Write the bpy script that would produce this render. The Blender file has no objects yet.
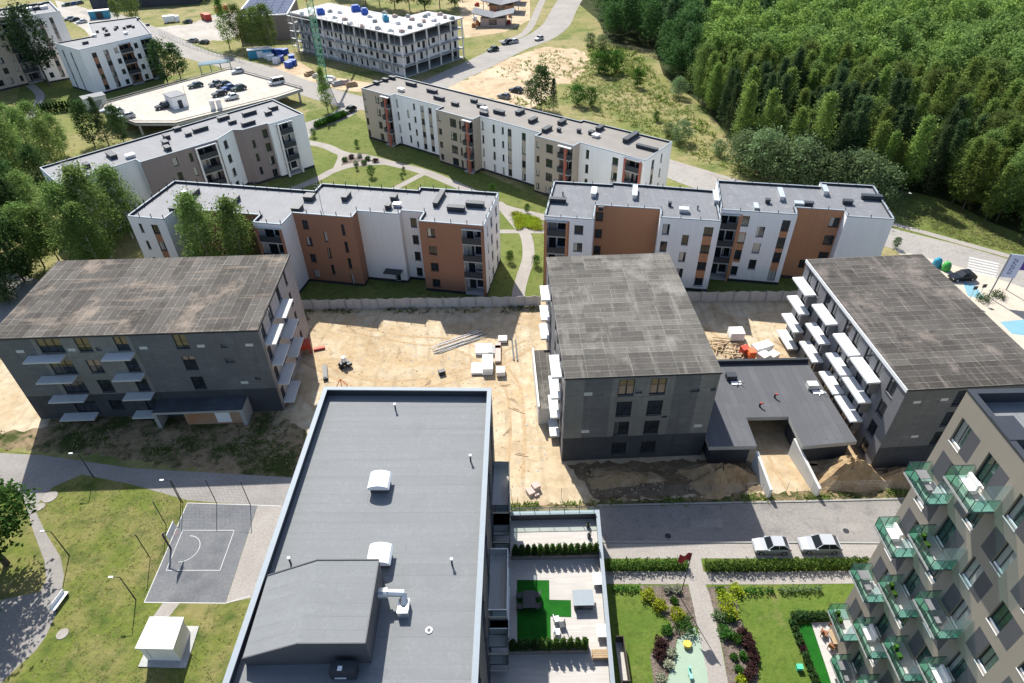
import bpy, math, random
import numpy as np
from mathutils import Vector, Matrix
random.seed(7)
SKY_S, SUN_S, EXPO = .098, 4.2, 1.0
RAD = math.radians
scene = bpy.context.scene
COL = scene.collection
# ------------------------------------------------------------------ camera geometry (metres)
FPX, CAM_H = 651.0, 66.0
PITCH, ROLL = RAD(38.9), RAD(1.2)
_fw = np.array([0, math.cos(PITCH), -math.sin(PITCH)]); _rt = np.array([1.0, 0, 0]); _up = np.cross(_rt, _fw)
_R = math.cos(ROLL)*_rt - math.sin(ROLL)*_up; _U = math.cos(ROLL)*_up + math.sin(ROLL)*_rt
def W(px, py, z=0.0):
    d = _fw*FPX + _R*(px-512) - _U*(py-341.5)
    t = (z-CAM_H)/d[2]
    return (float(d[0]*t), float(d[1]*t))
def proj(x, y, z):
    d = np.array([x, y, z-CAM_H]); q = d@_fw
    return (512+FPX*(d@_R)/q, 341.5-FPX*(d@_U)/q)
def rise(bx, by, ty):
    x, y = W(bx, by); return min((abs(proj(x, y, z)[1]-ty), z) for z in np.arange(0, 40, .1))[1]
# ------------------------------------------------------------------ materials
def nt(name):
    m = bpy.data.materials.new(name); m.use_nodes = True
    t = m.node_tree; t.nodes.clear()
    o = t.nodes.new('ShaderNodeOutputMaterial')
    return m, t, o
def nd(t, typ, **kw):
    n = t.nodes.new(typ)
    for k, v in kw.items():
        if k[0] == '_': setattr(n, k[1:], v)
        else: n.inputs[k.replace('_', ' ')].default_value = v
    return n
def c4(c): return (c[0], c[1], c[2], 1)
def mul(c, k): return tuple(min(1, x*k) for x in c)
def noise(t, vec, scale, detail=4, rough=.55):
    n = nd(t, 'ShaderNodeTexNoise', Scale=scale, Detail=detail, Roughness=rough); t.links.new(vec, n.inputs['Vector']); return n.outputs['Fac']
def ramp(t, fac, a, b):
    n = nd(t, 'ShaderNodeMapRange'); n.inputs['From Min'].default_value = a; n.inputs['From Max'].default_value = b
    t.links.new(fac, n.inputs['Value']); return n.outputs['Result']
def mix(t, fac, a, b, mode='MIX'):
    n = t.nodes.new('ShaderNodeMix'); n.data_type = 'RGBA'; n.blend_type = mode
    for s, v in ((n.inputs['Factor'], fac), (n.inputs[6], a), (n.inputs[7], b)):
        if hasattr(v, 'is_linked'): t.links.new(v, s)
        elif isinstance(v, (int, float)): s.default_value = v
        else: s.default_value = c4(v)
    return n.outputs[2]
def coords(t, rot=0):
    tc = t.nodes.new('ShaderNodeTexCoord')
    if not rot: return tc.outputs['Object']
    mp = nd(t, 'ShaderNodeMapping'); mp.inputs['Rotation'].default_value = (0, 0, RAD(rot)); t.links.new(tc.outputs['Object'], mp.inputs['Vector'])
    return mp.outputs['Vector']
def finish(t, o, col, rough=.8, spec=.3, metal=0, bump=None, bstr=.3, bdist=.05):
    p = nd(t, 'ShaderNodeBsdfPrincipled', Roughness=rough, Metallic=metal)
    p.inputs['Specular IOR Level'].default_value = spec
    if hasattr(col, 'is_linked'): t.links.new(col, p.inputs['Base Color'])
    else: p.inputs['Base Color'].default_value = c4(col)
    if bump is not None:
        b = nd(t, 'ShaderNodeBump', Strength=bstr, Distance=bdist); t.links.new(bump, b.inputs['Height']); t.links.new(b.outputs['Normal'], p.inputs['Normal'])
    t.links.new(p.outputs['BSDF'], o.inputs['Surface'])
def plain(name, c, rough=.7, var=.12, scale=1.2, spec=.3, metal=0, bump=0):
    m, t, o = nt(name); v = coords(t)
    n1 = noise(t, v, scale, 5); n2 = noise(t, v, scale*7, 3)
    col = mix(t, ramp(t, n1, .3, .7), mul(c, 1-var), mul(c, 1+var))
    col = mix(t, ramp(t, n2, .35, .65), col, mul(c, 1-var*.3), 'MIX') if var else col
    finish(t, o, col, rough, spec, metal, n2 if bump else None, bump)
    return m
def render_wall(name, c):
    m, t, o = nt(name); v = coords(t)
    mp = nd(t, 'ShaderNodeMapping'); mp.inputs['Scale'].default_value = (1.6, 1.6, .12); t.links.new(v, mp.inputs['Vector'])
    st = noise(t, mp.outputs['Vector'], 1.0, 4); big = noise(t, v, .25, 3); fine = noise(t, v, 9, 2)
    col = mix(t, ramp(t, st, .45, .8), c, mul(c, .86)); col = mix(t, ramp(t, big, .3, .7), mul(c, .94), col)
    finish(t, o, col, .9, .15, 0, fine, .12, .02); return m
def facade_mat(name, c):
    c = mul(c, 1.3)
    m, t, o = nt(name); v = coords(t); sx = t.nodes.new('ShaderNodeSeparateXYZ'); t.links.new(v, sx.inputs[0]); ad = nd(t, 'ShaderNodeMath', _operation='ADD'); t.links.new(sx.outputs[0], ad.inputs[0]); t.links.new(sx.outputs[1], ad.inputs[1])
    cb = t.nodes.new('ShaderNodeCombineXYZ'); t.links.new(ad.outputs[0], cb.inputs[0]); t.links.new(sx.outputs[2], cb.inputs[1]); b = nd(t, 'ShaderNodeTexBrick', Scale=1.0, Mortar_Size=.02, Mortar_Smooth=.5, Brick_Width=1.2, Row_Height=.6); t.links.new(cb.outputs[0], b.inputs['Vector'])
    b.inputs['Color1'].default_value = c4(mul(c, .88)); b.inputs['Color2'].default_value = c4(mul(c, 1.1)); b.inputs['Mortar'].default_value = c4(mul(c, 1.3)); col = b.outputs['Color']
    mp = nd(t, 'ShaderNodeMapping'); mp.inputs['Scale'].default_value = (.5, .5, 2.2); t.links.new(v, mp.inputs['Vector']); mq = nd(t, 'ShaderNodeMapping'); mq.inputs['Scale'].default_value = (1.3, 1.3, .15); t.links.new(v, mq.inputs['Vector'])
    col = mix(t, ramp(t, noise(t, mp.outputs[0], 1.0, 6, .7), .45, .75), col, mul(c, 1.45)); col = mix(t, ramp(t, noise(t, mq.outputs[0], 1.0, 5), .52, .75), col, mul(c, .68)); f = noise(t, v, 6, 4)
    col = mix(t, ramp(t, noise(t, v, .22, 3), .35, .7), mul(c, .85), col); finish(t, o, col, .88, .2, 0, f, .15, .02); return m
def membrane(name, base, seam, bw, bh, rot=0, ms=.05, var=.12, patch=None, pt=(.52, .66), dirt=None, bias=0):
    m, t, o = nt(name); v = coords(t, rot)
    if var > .2:
        nz = nd(t, 'ShaderNodeTexNoise', Scale=.9, Detail=3); t.links.new(v, nz.inputs['Vector']); va = nd(t, 'ShaderNodeVectorMath', _operation='SCALE'); t.links.new(nz.outputs['Color'], va.inputs[0]); va.inputs['Scale'].default_value = .16
        vb = nd(t, 'ShaderNodeVectorMath', _operation='ADD'); t.links.new(v, vb.inputs[0]); t.links.new(va.outputs[0], vb.inputs[1]); v = vb.outputs[0]
    b = nd(t, 'ShaderNodeTexBrick', Scale=1.0, Mortar_Size=ms, Mortar_Smooth=.4, Brick_Width=bw, Row_Height=bh, Bias=bias); b.offset = .37
    b.inputs['Color1'].default_value = c4(mul(base, 1-var)); b.inputs['Color2'].default_value = c4(mul(base, 1+var)); b.inputs['Mortar'].default_value = c4(seam)
    t.links.new(v, b.inputs['Vector'])
    if var > .2: t.links.new(mix(t, ramp(t, noise(t, v, .55, 5, .7), .28, .5), mul(base, 1.7), seam), b.inputs['Mortar'])
    n1 = noise(t, v, .35, 6, .6); n2 = noise(t, v, 2.2, 4); col = mix(t, ramp(t, n2, .3, .7), b.outputs['Color'], mul(base, 1.25), 'MIX') if var > .2 else b.outputs['Color']
    if var <= .2:
        col = mix(t, ramp(t, n1, .3, .75), col, mul(base, .82)); 
    else:
        b2 = nd(t, 'ShaderNodeTexBrick', Scale=1.0, Mortar_Size=ms*.6, Mortar_Smooth=.8, Brick_Width=bw*.43, Row_Height=bh*3.03); b2.offset = .21; t.links.new(v, b2.inputs['Vector']); b2.inputs['Color1'].default_value = (.72,.72,.72,1); b2.inputs['Color2'].default_value = (1.25,1.25,1.25,1); b2.inputs['Mortar'].default_value = (2.0,1.95,1.9,1)
        col = mix(t, .55, b.outputs['Color'], col); col = mix(t, .75, col, b2.outputs['Color'], 'MULTIPLY'); n8 = noise(t, v, 3.5, 6, .75); col = mix(t, ramp(t, n8, .35, .7), mix(t, .35, col, (0, 0, 0)), mix(t, .12, col, seam))
    if patch:
        n3 = noise(t, v, .16, 5, .65); col = mix(t, ramp(t, n3, *pt), col, patch)
        n4 = noise(t, v, .5, 6, .7); col = mix(t, ramp(t, n4, .62, .85), col, mul(patch, 1.1))
    if dirt:
        n5 = noise(t, v, .8, 5, .7); col = mix(t, ramp(t, n5, .56, .7), col, dirt)
    finish(t, o, col, .85, .25, 0, n2, .15, .02); return m
def pondroof(name, c):
    m, t, o = nt(name); v = coords(t); b = nd(t, 'ShaderNodeTexBrick', Scale=1.0, Mortar_Size=.04, Mortar_Smooth=.3, Brick_Width=11, Row_Height=1.0); b.offset = .37; t.links.new(v, b.inputs['Vector']); b.inputs['Color1'].default_value = c4(mul(c, .93)); b.inputs['Color2'].default_value = c4(mul(c, 1.06)); b.inputs['Mortar'].default_value = c4(mul(c, .72)); col = b.outputs['Color']
    mp = nd(t, 'ShaderNodeMapping'); mp.inputs['Scale'].default_value = (.06, 1.6, 1); t.links.new(v, mp.inputs['Vector']); col = mix(t, ramp(t, noise(t, mp.outputs[0], 1.0, 4), .4, .7), col, mul(c, 1.14))
    n = noise(t, v, .17, 4, .6); r1 = nd(t, 'ShaderNodeMath', _operation='PINGPONG'); t.links.new(n, r1.inputs[0]); r1.inputs[1].default_value = .09; k = nd(t, 'ShaderNodeMath', _operation='MULTIPLY'); t.links.new(ramp(t, r1.outputs[0], .075, .09), k.inputs[0]); k.inputs[1].default_value = .30
    col = mix(t, k.outputs[0], col, mul(c, 1.35)); col = mix(t, ramp(t, noise(t, v, .3, 6, .7), .55, .8), col, mul(c, .8)); f = noise(t, v, 5, 6, .7); col = mix(t, ramp(t, f, .3, .7), mul(c, .88), col); finish(t, o, col, .8, .3, 0, f, .15, .02); return m
def roofc(name, base, seam, rot, patch, rows=1.05):
    m, t, o = nt(name); v0 = coords(t, rot); nz = nd(t, 'ShaderNodeTexNoise', Scale=1.1, Detail=3); t.links.new(v0, nz.inputs['Vector']); va = nd(t, 'ShaderNodeVectorMath', _operation='SCALE'); t.links.new(nz.outputs['Color'], va.inputs[0]); va.inputs['Scale'].default_value = .14
    vb = nd(t, 'ShaderNodeVectorMath', _operation='ADD'); t.links.new(v0, vb.inputs[0]); t.links.new(va.outputs[0], vb.inputs[1]); v = vb.outputs[0]
    def brick(bw, rh, ms, sm, a, b, off, vv=v, mort=None):
        n = nd(t, 'ShaderNodeTexBrick', Scale=1.0, Mortar_Size=ms, Mortar_Smooth=sm, Brick_Width=bw, Row_Height=rh); n.offset = off; t.links.new(vv, n.inputs['Vector']); n.inputs['Color1'].default_value = c4(a); n.inputs['Color2'].default_value = c4(b)
        if mort is not None and not hasattr(mort, 'is_linked'): n.inputs['Mortar'].default_value = c4(mort)
        elif mort is not None: t.links.new(mort, n.inputs['Mortar'])
        return n.outputs['Color']
    fade = mix(t, ramp(t, noise(t, v, .6, 5, .75), .40, .62), mul(base, 1.5), seam)
    A = brick(2.7, rows, .045, .7, mul(base, .75), mul(base, 1.2), .0, v, fade); A2 = brick(3.9, rows, .042, .7, mul(base, .85), mul(base, 1.15), .43, v, fade)
    col = mix(t, ramp(t, noise(t, v, .11, 2), .46, .52), A, A2)
    C = brick(5.3, rows*2, 0, 0, (.55,)*3, (1.35,)*3, .31); col = mix(t, .7, col, C, 'MULTIPLY')
    B = brick(1.35, rows/2, .03, .8, (1, 1, 1), (.9, .9, .9), .5, v, (1.5, 1.48, 1.45)); col = mix(t, .6, col, B, 'MULTIPLY')
    mp = nd(t, 'ShaderNodeMapping'); mp.inputs['Scale'].default_value = (.95, .10, 1); t.links.new(v, mp.inputs['Vector']); dust = ramp(t, noise(t, mp.outputs[0], 1.0, 4, .65), .54, .72)
    col = mix(t, dust, col, mix(t, .55, col, patch)); col = mix(t, ramp(t, noise(t, v, .13, 5, .7), .53, .66), col, mix(t, .3, patch, col)); col = mix(t, ramp(t, noise(t, v, .35, 6, .75), .55, .72), col, mix(t, .5, col, (.035, .03, .026)))
    f = noise(t, v, 4, 7, .8); col = mix(t, ramp(t, f, .3, .72), mix(t, .35, col, (0, 0, 0)), mix(t, .06, col, seam)); finish(t, o, col, .92, .15, 0, f, .2, .03); return m
def ground_mat(name, layers, bump=.4, fs=1.2, tracks=0):
    """layers: base colour then (colour, noise scale, lo, hi)"""
    m, t, o = nt(name); v = coords(t); col = layers[0]
    for c, s, lo, hi in layers[1:]:
        col = mix(t, ramp(t, noise(t, v, s, 6, .62), lo, hi), col, c)
    f = noise(t, v, fs, 8, .65)
    col = mix(t, ramp(t, f, .25, .75), mix(t, .35, col, (0, 0, 0)), col)
    if tracks:
        w = nd(t, 'ShaderNodeTexWave', Scale=tracks, Distortion=9.0, Detail=3.0); w.inputs['Detail Scale'].default_value = .35; t.links.new(v, w.inputs['Vector']); k = nd(t, 'ShaderNodeMath', _operation='MULTIPLY'); t.links.new(ramp(t, w.outputs['Fac'], .8, .97), k.inputs[0]); t.links.new(ramp(t, noise(t, v, .12, 3), .42, .62), k.inputs[1]); k2 = nd(t, 'ShaderNodeMath', _operation='MULTIPLY'); t.links.new(k.outputs[0], k2.inputs[0]); k2.inputs[1].default_value = .55
        col = mix(t, k2.outputs[0], col, mix(t, .45, col, (.12, .07, .03)))
    finish(t, o, col, .95, .1, 0, f, bump, .25); return m
def leaf_mat(name, c, c2, trans=.35):
    m, t, o = nt(name); v = coords(t)
    oi = t.nodes.new('ShaderNodeObjectInfo')
    col = mix(t, ramp(t, noise(t, v, .9, 4), .35, .65), c, c2)
    g = nd(t, 'ShaderNodeNewGeometry')
    col = mix(t, g.outputs['Random Per Island'], mix(t, .3, col, (0, 0, 0)), mix(t, .25, col, c2))
    h = nd(t, 'ShaderNodeHueSaturation'); t.links.new(col, h.inputs['Color'])
    mr = nd(t, 'ShaderNodeMapRange'); mr.inputs['To Min'].default_value = .7; mr.inputs['To Max'].default_value = 1.25; t.links.new(oi.outputs['Random'], mr.inputs['Value']); t.links.new(mr.outputs['Result'], h.inputs['Value'])
    mh = nd(t, 'ShaderNodeMapRange'); mh.inputs['To Min'].default_value = .502; mh.inputs['To Max'].default_value = .53; t.links.new(oi.outputs['Random'], mh.inputs['Value']); t.links.new(mh.outputs['Result'], h.inputs['Hue'])
    d = nd(t, 'ShaderNodeBsdfDiffuse'); tr = nd(t, 'ShaderNodeBsdfTranslucent'); mx = nd(t, 'ShaderNodeMixShader', Fac=trans)
    t.links.new(h.outputs['Color'], d.inputs['Color']); t.links.new(h.outputs['Color'], tr.inputs['Color'])
    t.links.new(d.outputs[0], mx.inputs[1]); t.links.new(tr.outputs[0], mx.inputs[2]); t.links.new(mx.outputs[0], o.inputs['Surface']); return m
def pane_mat(name, dark, curtain, share=.3):
    m, t, o = nt(name); oi = t.nodes.new('ShaderNodeObjectInfo'); v = coords(t)
    f = nd(t, 'ShaderNodeMath', _operation='GREATER_THAN'); t.links.new(oi.outputs['Random'], f.inputs[0]); f.inputs[1].default_value = 1-share
    n = noise(t, v, 1.3, 2); w = nd(t, 'ShaderNodeTexWave', Scale=3.0, Distortion=1.0); t.links.new(v, w.inputs['Vector'])
    cur = mix(t, w.outputs['Fac'], mul(curtain, .75), curtain)
    sx = t.nodes.new('ShaderNodeSeparateXYZ'); t.links.new(v, sx.inputs[0]); fr = nd(t, 'ShaderNodeMath', _operation='MULTIPLY'); t.links.new(oi.outputs['Random'], fr.inputs[0]); fr.inputs[1].default_value = 37.0; fc = nd(t, 'ShaderNodeMath', _operation='FRACT'); t.links.new(fr.outputs[0], fc.inputs[0]); fm = nd(t, 'ShaderNodeMath', _operation='MULTIPLY'); t.links.new(fc.outputs[0], fm.inputs[0]); fm.inputs[1].default_value = 1.5
    lt = nd(t, 'ShaderNodeMath', _operation='LESS_THAN'); t.links.new(sx.outputs[0], lt.inputs[0]); t.links.new(fm.outputs[0], lt.inputs[1])
    f2 = nd(t, 'ShaderNodeMath', _operation='MULTIPLY'); t.links.new(f.outputs[0], f2.inputs[0]); t.links.new(lt.outputs[0], f2.inputs[1])
    col = mix(t, f2.outputs[0], mix(t, ramp(t, n, .3, .7), dark, mul(dark, 2.2)), cur)
    finish(t, o, col, .07, .6); return m
def glass_mat(name, tint, alpha, diff=.25):
    m, t, o = nt(name)
    tr = nd(t, 'ShaderNodeBsdfTransparent'); tr.inputs['Color'].default_value = c4(tint)
    d = nd(t, 'ShaderNodeBsdfTranslucent'); d.inputs['Color'].default_value = c4(alpha); d2 = nd(t, 'ShaderNodeBsdfDiffuse'); d2.inputs['Color'].default_value = c4(alpha)
    a = nd(t, 'ShaderNodeMixShader', Fac=.5); t.links.new(d.outputs[0], a.inputs[1]); t.links.new(d2.outputs[0], a.inputs[2])
    b = nd(t, 'ShaderNodeMixShader', Fac=diff); t.links.new(tr.outputs[0], b.inputs[1]); t.links.new(a.outputs[0], b.inputs[2])
    g = nd(t, 'ShaderNodeBsdfGlossy', Roughness=.03); fr = nd(t, 'ShaderNodeFresnel', IOR=1.35); c = nd(t, 'ShaderNodeMixShader')
    t.links.new(fr.outputs[0], c.inputs[0]); t.links.new(b.outputs[0], c.inputs[1]); t.links.new(g.outputs[0], c.inputs[2]); t.links.new(c.outputs[0], o.inputs['Surface']); return m
def paint(name, c, rough=.25, metal=.2): 
    m, t, o = nt(name); finish(t, o, c, rough, .5, metal); return m

WHITE = render_wall('white_render', (.86, .84, .84)); BROWN = render_wall('brown_render', (.335, .17, .108)); ORANGE = render_wall('orange_render', (.47, .235, .13))
TAUPE = render_wall('taupe_render', (.27, .22, .21)); BEIGE = render_wall('beige_render', (.44, .37, .305)); GREYW = render_wall('pale_grey_render', (.78, .745, .725)); TANW = render_wall('tan_render', (.275, .245, .205))
PANELD = plain('dark_grey_panel', (.085, .085, .095), .6, .12, .8); PLINTH = plain('dark_plinth', (.03, .032, .038), .8); CHARC = plain('charcoal_metal', (.035, .04, .05), .5, .1)
FRAMED = plain('dark_frame', (.025, .027, .03), .45); FRAMEW = plain('white_frame', (.75, .75, .75), .4, .03); WMETAL = plain('white_metal', (.78, .79, .8), .4, .06); COPE = plain('grey_coping', (.24, .275, .31), .6, .08, 2, .3)
CONC = plain('concrete', (.36, .36, .35), .9, .15, .7, .2, 0, .2); CONCL = plain('pale_concrete', (.55, .55, .54), .85, .1, .6); SLABW = plain('white_slab', (.66, .68, .70), .8, .08, .6)
GREYC = facade_mat('grey_facade', (.112, .114, .119)); GREYL = facade_mat('grey_adhesive', (.158, .157, .152)); GREYD = facade_mat('waterproof_base', (.048, .052, .059)); GREYS = plain('grey_side', (.17, .17, .18), .9, .12, .6)
PANE = pane_mat('window_pane', (.012, .016, .02), (.5, .48, .44), .4); PANEG = pane_mat('green_pane', (.02, .045, .04), (.35, .36, .34), .5); PANEC = pane_mat('bare_pane', (.014, .017, .022), (.1, .1, .1), .2)
OCHRE = plain('ochre_view', (.25, .185, .09), .8, .3, 1.5); PEACH = plain('peach_view', (.36, .26, .19), .8, .3, 1.5)  # colours of the lit view through the empty blocks
ROOF1 = membrane('pale_roof_felt', (.255, .255, .265), (.21, .21, .22), 9, 1.05, 78, .04, .05); ROOF2 = membrane('grey_roof_felt', (.175, .18, .195), (.135, .14, .15), 9, 1.05, 79, .05, .07, None, dirt=(.24, .24, .25)); ROOF3 = membrane('beige_roof_felt', (.245, .225, .205), (.2, .185, .17), 9, 1.05, 0, .04, .05)
ROOFC = roofc('weathered_felt', (.088, .08, .073), (.255, .24, .215), 0, (.27, .225, .20)); ROOFCV = roofc('weathered_felt_strips', (.095, .086, .078), (.285, .265, .24), 90, (.34, .27, .215), 1.15)
ROOFC2 = roofc('dusty_felt', (.135, .126, .114), (.27, .255, .235), 0, (.29, .27, .245))
ROOFF = pondroof('slate_grey_felt', (.185, .193, .20)); ROOFG = membrane('garage_felt', (.10, .103, .115), (.07, .075, .085), 7, 1.05, 90, .05, .12)
DECKP = membrane('terrace_planks', (.47, .445, .42), (.30, .28, .27), 2.4, .16, 0, .012, .1); PAVE = membrane('pale_paving', (.44, .41, .37), (.36, .34, .31), .4, .2, 0, .012, .1); PAVEB = membrane('plaza_paving', (.50, .44, .36), (.40, .35, .29), .6, .3, 0, .02, .1)
ASPH = ground_mat('asphalt', [(.24, .225, .21), ((.30, .28, .265), .12, .35, .7), ((.19, .18, .175), .5, .5, .75)], .15, 3); ROADL = ground_mat('pale_asphalt', [(.33, .31, .29), ((.40, .37, .34), .1, .35, .7), ((.27, .255, .24), .4, .5, .75)], .12, 2)
COURT = ground_mat('court_asphalt', [(.165, .17, .182), ((.205, .208, .215), .35, .4, .7), ((.125, .13, .14), .18, .52, .7)], .15, 4); PATH = ground_mat('path_asphalt', [(.27, .25, .235), ((.33, .31, .29), .3, .35, .7)], .12, 4); PATHC = ground_mat('pale_path', [(.34, .31, .285), ((.39, .36, .33), .3, .4, .7)], .1, 4)
SAND = ground_mat('sand', [(.47, .345, .205), ((.56, .465, .33), .06, .36, .6), ((.38, .27, .155), .16, .50, .74), ((.60, .52, .40), .3, .50, .78), ((.32, .225, .13), .8, .60, .85)], .55, .7, .13); SANDH = ground_mat('heaped_sand', [(.43, .31, .18), ((.30, .20, .11), .5, .4, .65), ((.52, .41, .27), .35, .5, .75)], .9, 1.2); SOILSHADE = ground_mat('shade_dark_spoil', [(.20, .145, .09), ((.13, .095, .06), .35, .42, .62), ((.28, .21, .135), .5, .5, .72), ((.10, .08, .05), 1.2, .55, .75)], .9, 1.1)  # the spoil brown also carries painted shade
DIRT = ground_mat('dirt_with_weeds', [(.30, .22, .135), ((.06, .075, .022), .22, .44, .58), ((.42, .32, .2), .13, .55, .72), ((.05, .06, .02), .9, .52, .66)], .9, 1.3)
GRASS = ground_mat('rough_grass', [(.14, .17, .036), ((.24, .21, .085), .16, .42, .62), ((.06, .10, .02), .4, .5, .7), ((.29, .24, .11), .9, .6, .8)], .7, 1.6); LAWN = ground_mat('mown_lawn', [(.095, .155, .026), ((.135, .18, .036), .25, .4, .65), ((.07, .11, .02), 1.1, .5, .7), ((.22, .2, .08), .12, .6, .72)], .4, 3)
LAWNB = ground_mat('bright_lawn', [(.13, .165, .042), ((.18, .195, .06), .12, .4, .65), ((.085, .12, .028), .7, .5, .7), ((.22, .2, .085), .3, .6, .8)], .4, 3); MEADOW = ground_mat('meadow', [(.20, .21, .065), ((.31, .265, .13), .045, .38, .58), ((.11, .155, .038), .10, .50, .66), ((.26, .23, .12), .4, .55, .75), ((.05, .085, .02), .7, .56, .72)], .8, 1.0)
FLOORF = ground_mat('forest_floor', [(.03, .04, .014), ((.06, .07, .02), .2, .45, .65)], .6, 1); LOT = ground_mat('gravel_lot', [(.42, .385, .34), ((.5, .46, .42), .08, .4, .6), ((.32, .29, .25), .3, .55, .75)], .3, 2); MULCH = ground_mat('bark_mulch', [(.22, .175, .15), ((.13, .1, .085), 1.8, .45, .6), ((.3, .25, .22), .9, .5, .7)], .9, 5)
RUBBER = plain('green_rubber', (.28, .36, .28), .9, .08, .7); TURF = ground_mat('artificial_turf', [(.012, .10, .012), ((.018, .14, .014), .8, .4, .7)], .3, 8); DIRTLOT = ground_mat('bare_dirt', [(.50, .38, .25), ((.6, .48, .34), .07, .4, .62), ((.36, .26, .16), .2, .52, .7), ((.16, .16, .06), .16, .63, .74)], .9, .6)
DECKTOP = ground_mat('deck_concrete', [(.50, .46, .40), ((.56, .52, .46), .08, .4, .65), ((.5, .45, .39), .3, .55, .75)], .1, 1); LINEW = plain('white_line', (.5, .5, .49), .8, .1, 3); BLUEP = plain('blue_paving', (.17, .33, .40), .8, .1, .6); KERB = plain('kerb_stone', (.30, .295, .28), .9, .12, 1.5)
GLASSG = glass_mat('green_glass', (.42, .72, .60), (.14, .36, .28), .16); GLASSC = glass_mat('clear_glass', (.75, .86, .84), (.4, .5, .48), .06); FROST = glass_mat('frosted_glass', (.3, .55, .45), (.42, .78, .62), .8); GLASSB = glass_mat('bluish_glass', (.6, .75, .78), (.3, .4, .42), .18)
LEAF = {k: leaf_mat(k+'_leaves', a, b, tr) for k, a, b, tr in (('birch', (.145, .20, .052), (.22, .275, .085), .52), ('aspen', (.17, .23, .055), (.27, .33, .085), .55), ('spruce', (.075, .115, .05), (.11, .155, .065), .35), ('pine', (.045, .08, .035), (.07, .115, .05), .3), ('willow', (.14, .20, .085), (.23, .29, .14), .45), ('oak', (.05, .095, .022), (.085, .14, .035), .4), ('thuja', (.085, .15, .035), (.14, .21, .045), .4), ('dark', (.06, .105, .035), (.095, .15, .05), .42), ('yellow', (.34, .38, .03), (.46, .48, .05), .4), ('green', (.06, .14, .025), (.09, .17, .035), .35), ('purple', (.06, .03, .035), (.09, .045, .045), .3), ('bloom', (.35, .36, .24), (.55, .55, .42), .3))}
BARK = plain('bark', (.09, .07, .055), .95, .3, 3); BIRCHB = plain('birch_bark', (.5, .48, .45), .9, .3, 2)
RED = plain('red_paint', (.42, .06, .035), .6, .15); REDBR = plain('red_column', (.36, .115, .085), .8, .1); ORNG = plain('orange_paint', (.75, .16, .06), .6, .12); BLUE = plain('blue_paint', (.035, .10, .42), .5, .15); RUT = plain('wet_sand', (.40, .29, .175), .95, .3, 1.5, .1, 0, .4); CYAN = plain('cyan_plastic', (.04, .25, .38), .5); GREENP = plain('green_plastic', (.06, .34, .07), .5); CRANEG = plain('crane_green', (.10, .34, .20), .55, .1)
BRICKO = membrane('orange_blocks', (.44, .20, .09), (.4, .3, .22), .5, .25, 0, .012, .15); WOOD = plain('timber', (.36, .26, .16), .85, .25, 3); WRAP = plain('white_wrap', (.82, .83, .84), .4, .05); PINKC = plain('pink_block', (.5, .38, .34), .9, .12, 2); PURPLE = plain('purple_banner', (.09, .04, .26), .6, .1); LILAC = plain('pale_banner', (.55, .58, .78), .6, .05); NAVY = plain('banner_ink', (.06, .07, .22), .6, .02); SOLAR = membrane('solar_cells', (.03, .05, .12), (.25, .28, .33), 2, 1, 0, .05, .1); TYRE = plain('tyre', (.02, .02, .02), .9); YELLOW = plain('yellow_plastic', (.75, .52, .08), .5); SHINY = plain('galvanised', (.62, .64, .66), .35, .08, 1, .5, .7); SCAF = plain('scaffold_steel', (.3, .31, .32), .5)
MAT_CAR = {k: paint('car_'+k, v) for k, v in dict(silver=(.43, .44, .46), white=(.6, .6, .61), black=(.012, .013, .016), grey=(.12, .13, .14), darkgreen=(.02, .045, .04), blue=(.03, .08, .25), red=(.35, .03, .03)).items()}
CARGLASS = paint('car_glass', (.015, .02, .025), .05, 0); LAMPW = plain('lamp_white', (.85, .85, .85), .3, .02)
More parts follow.
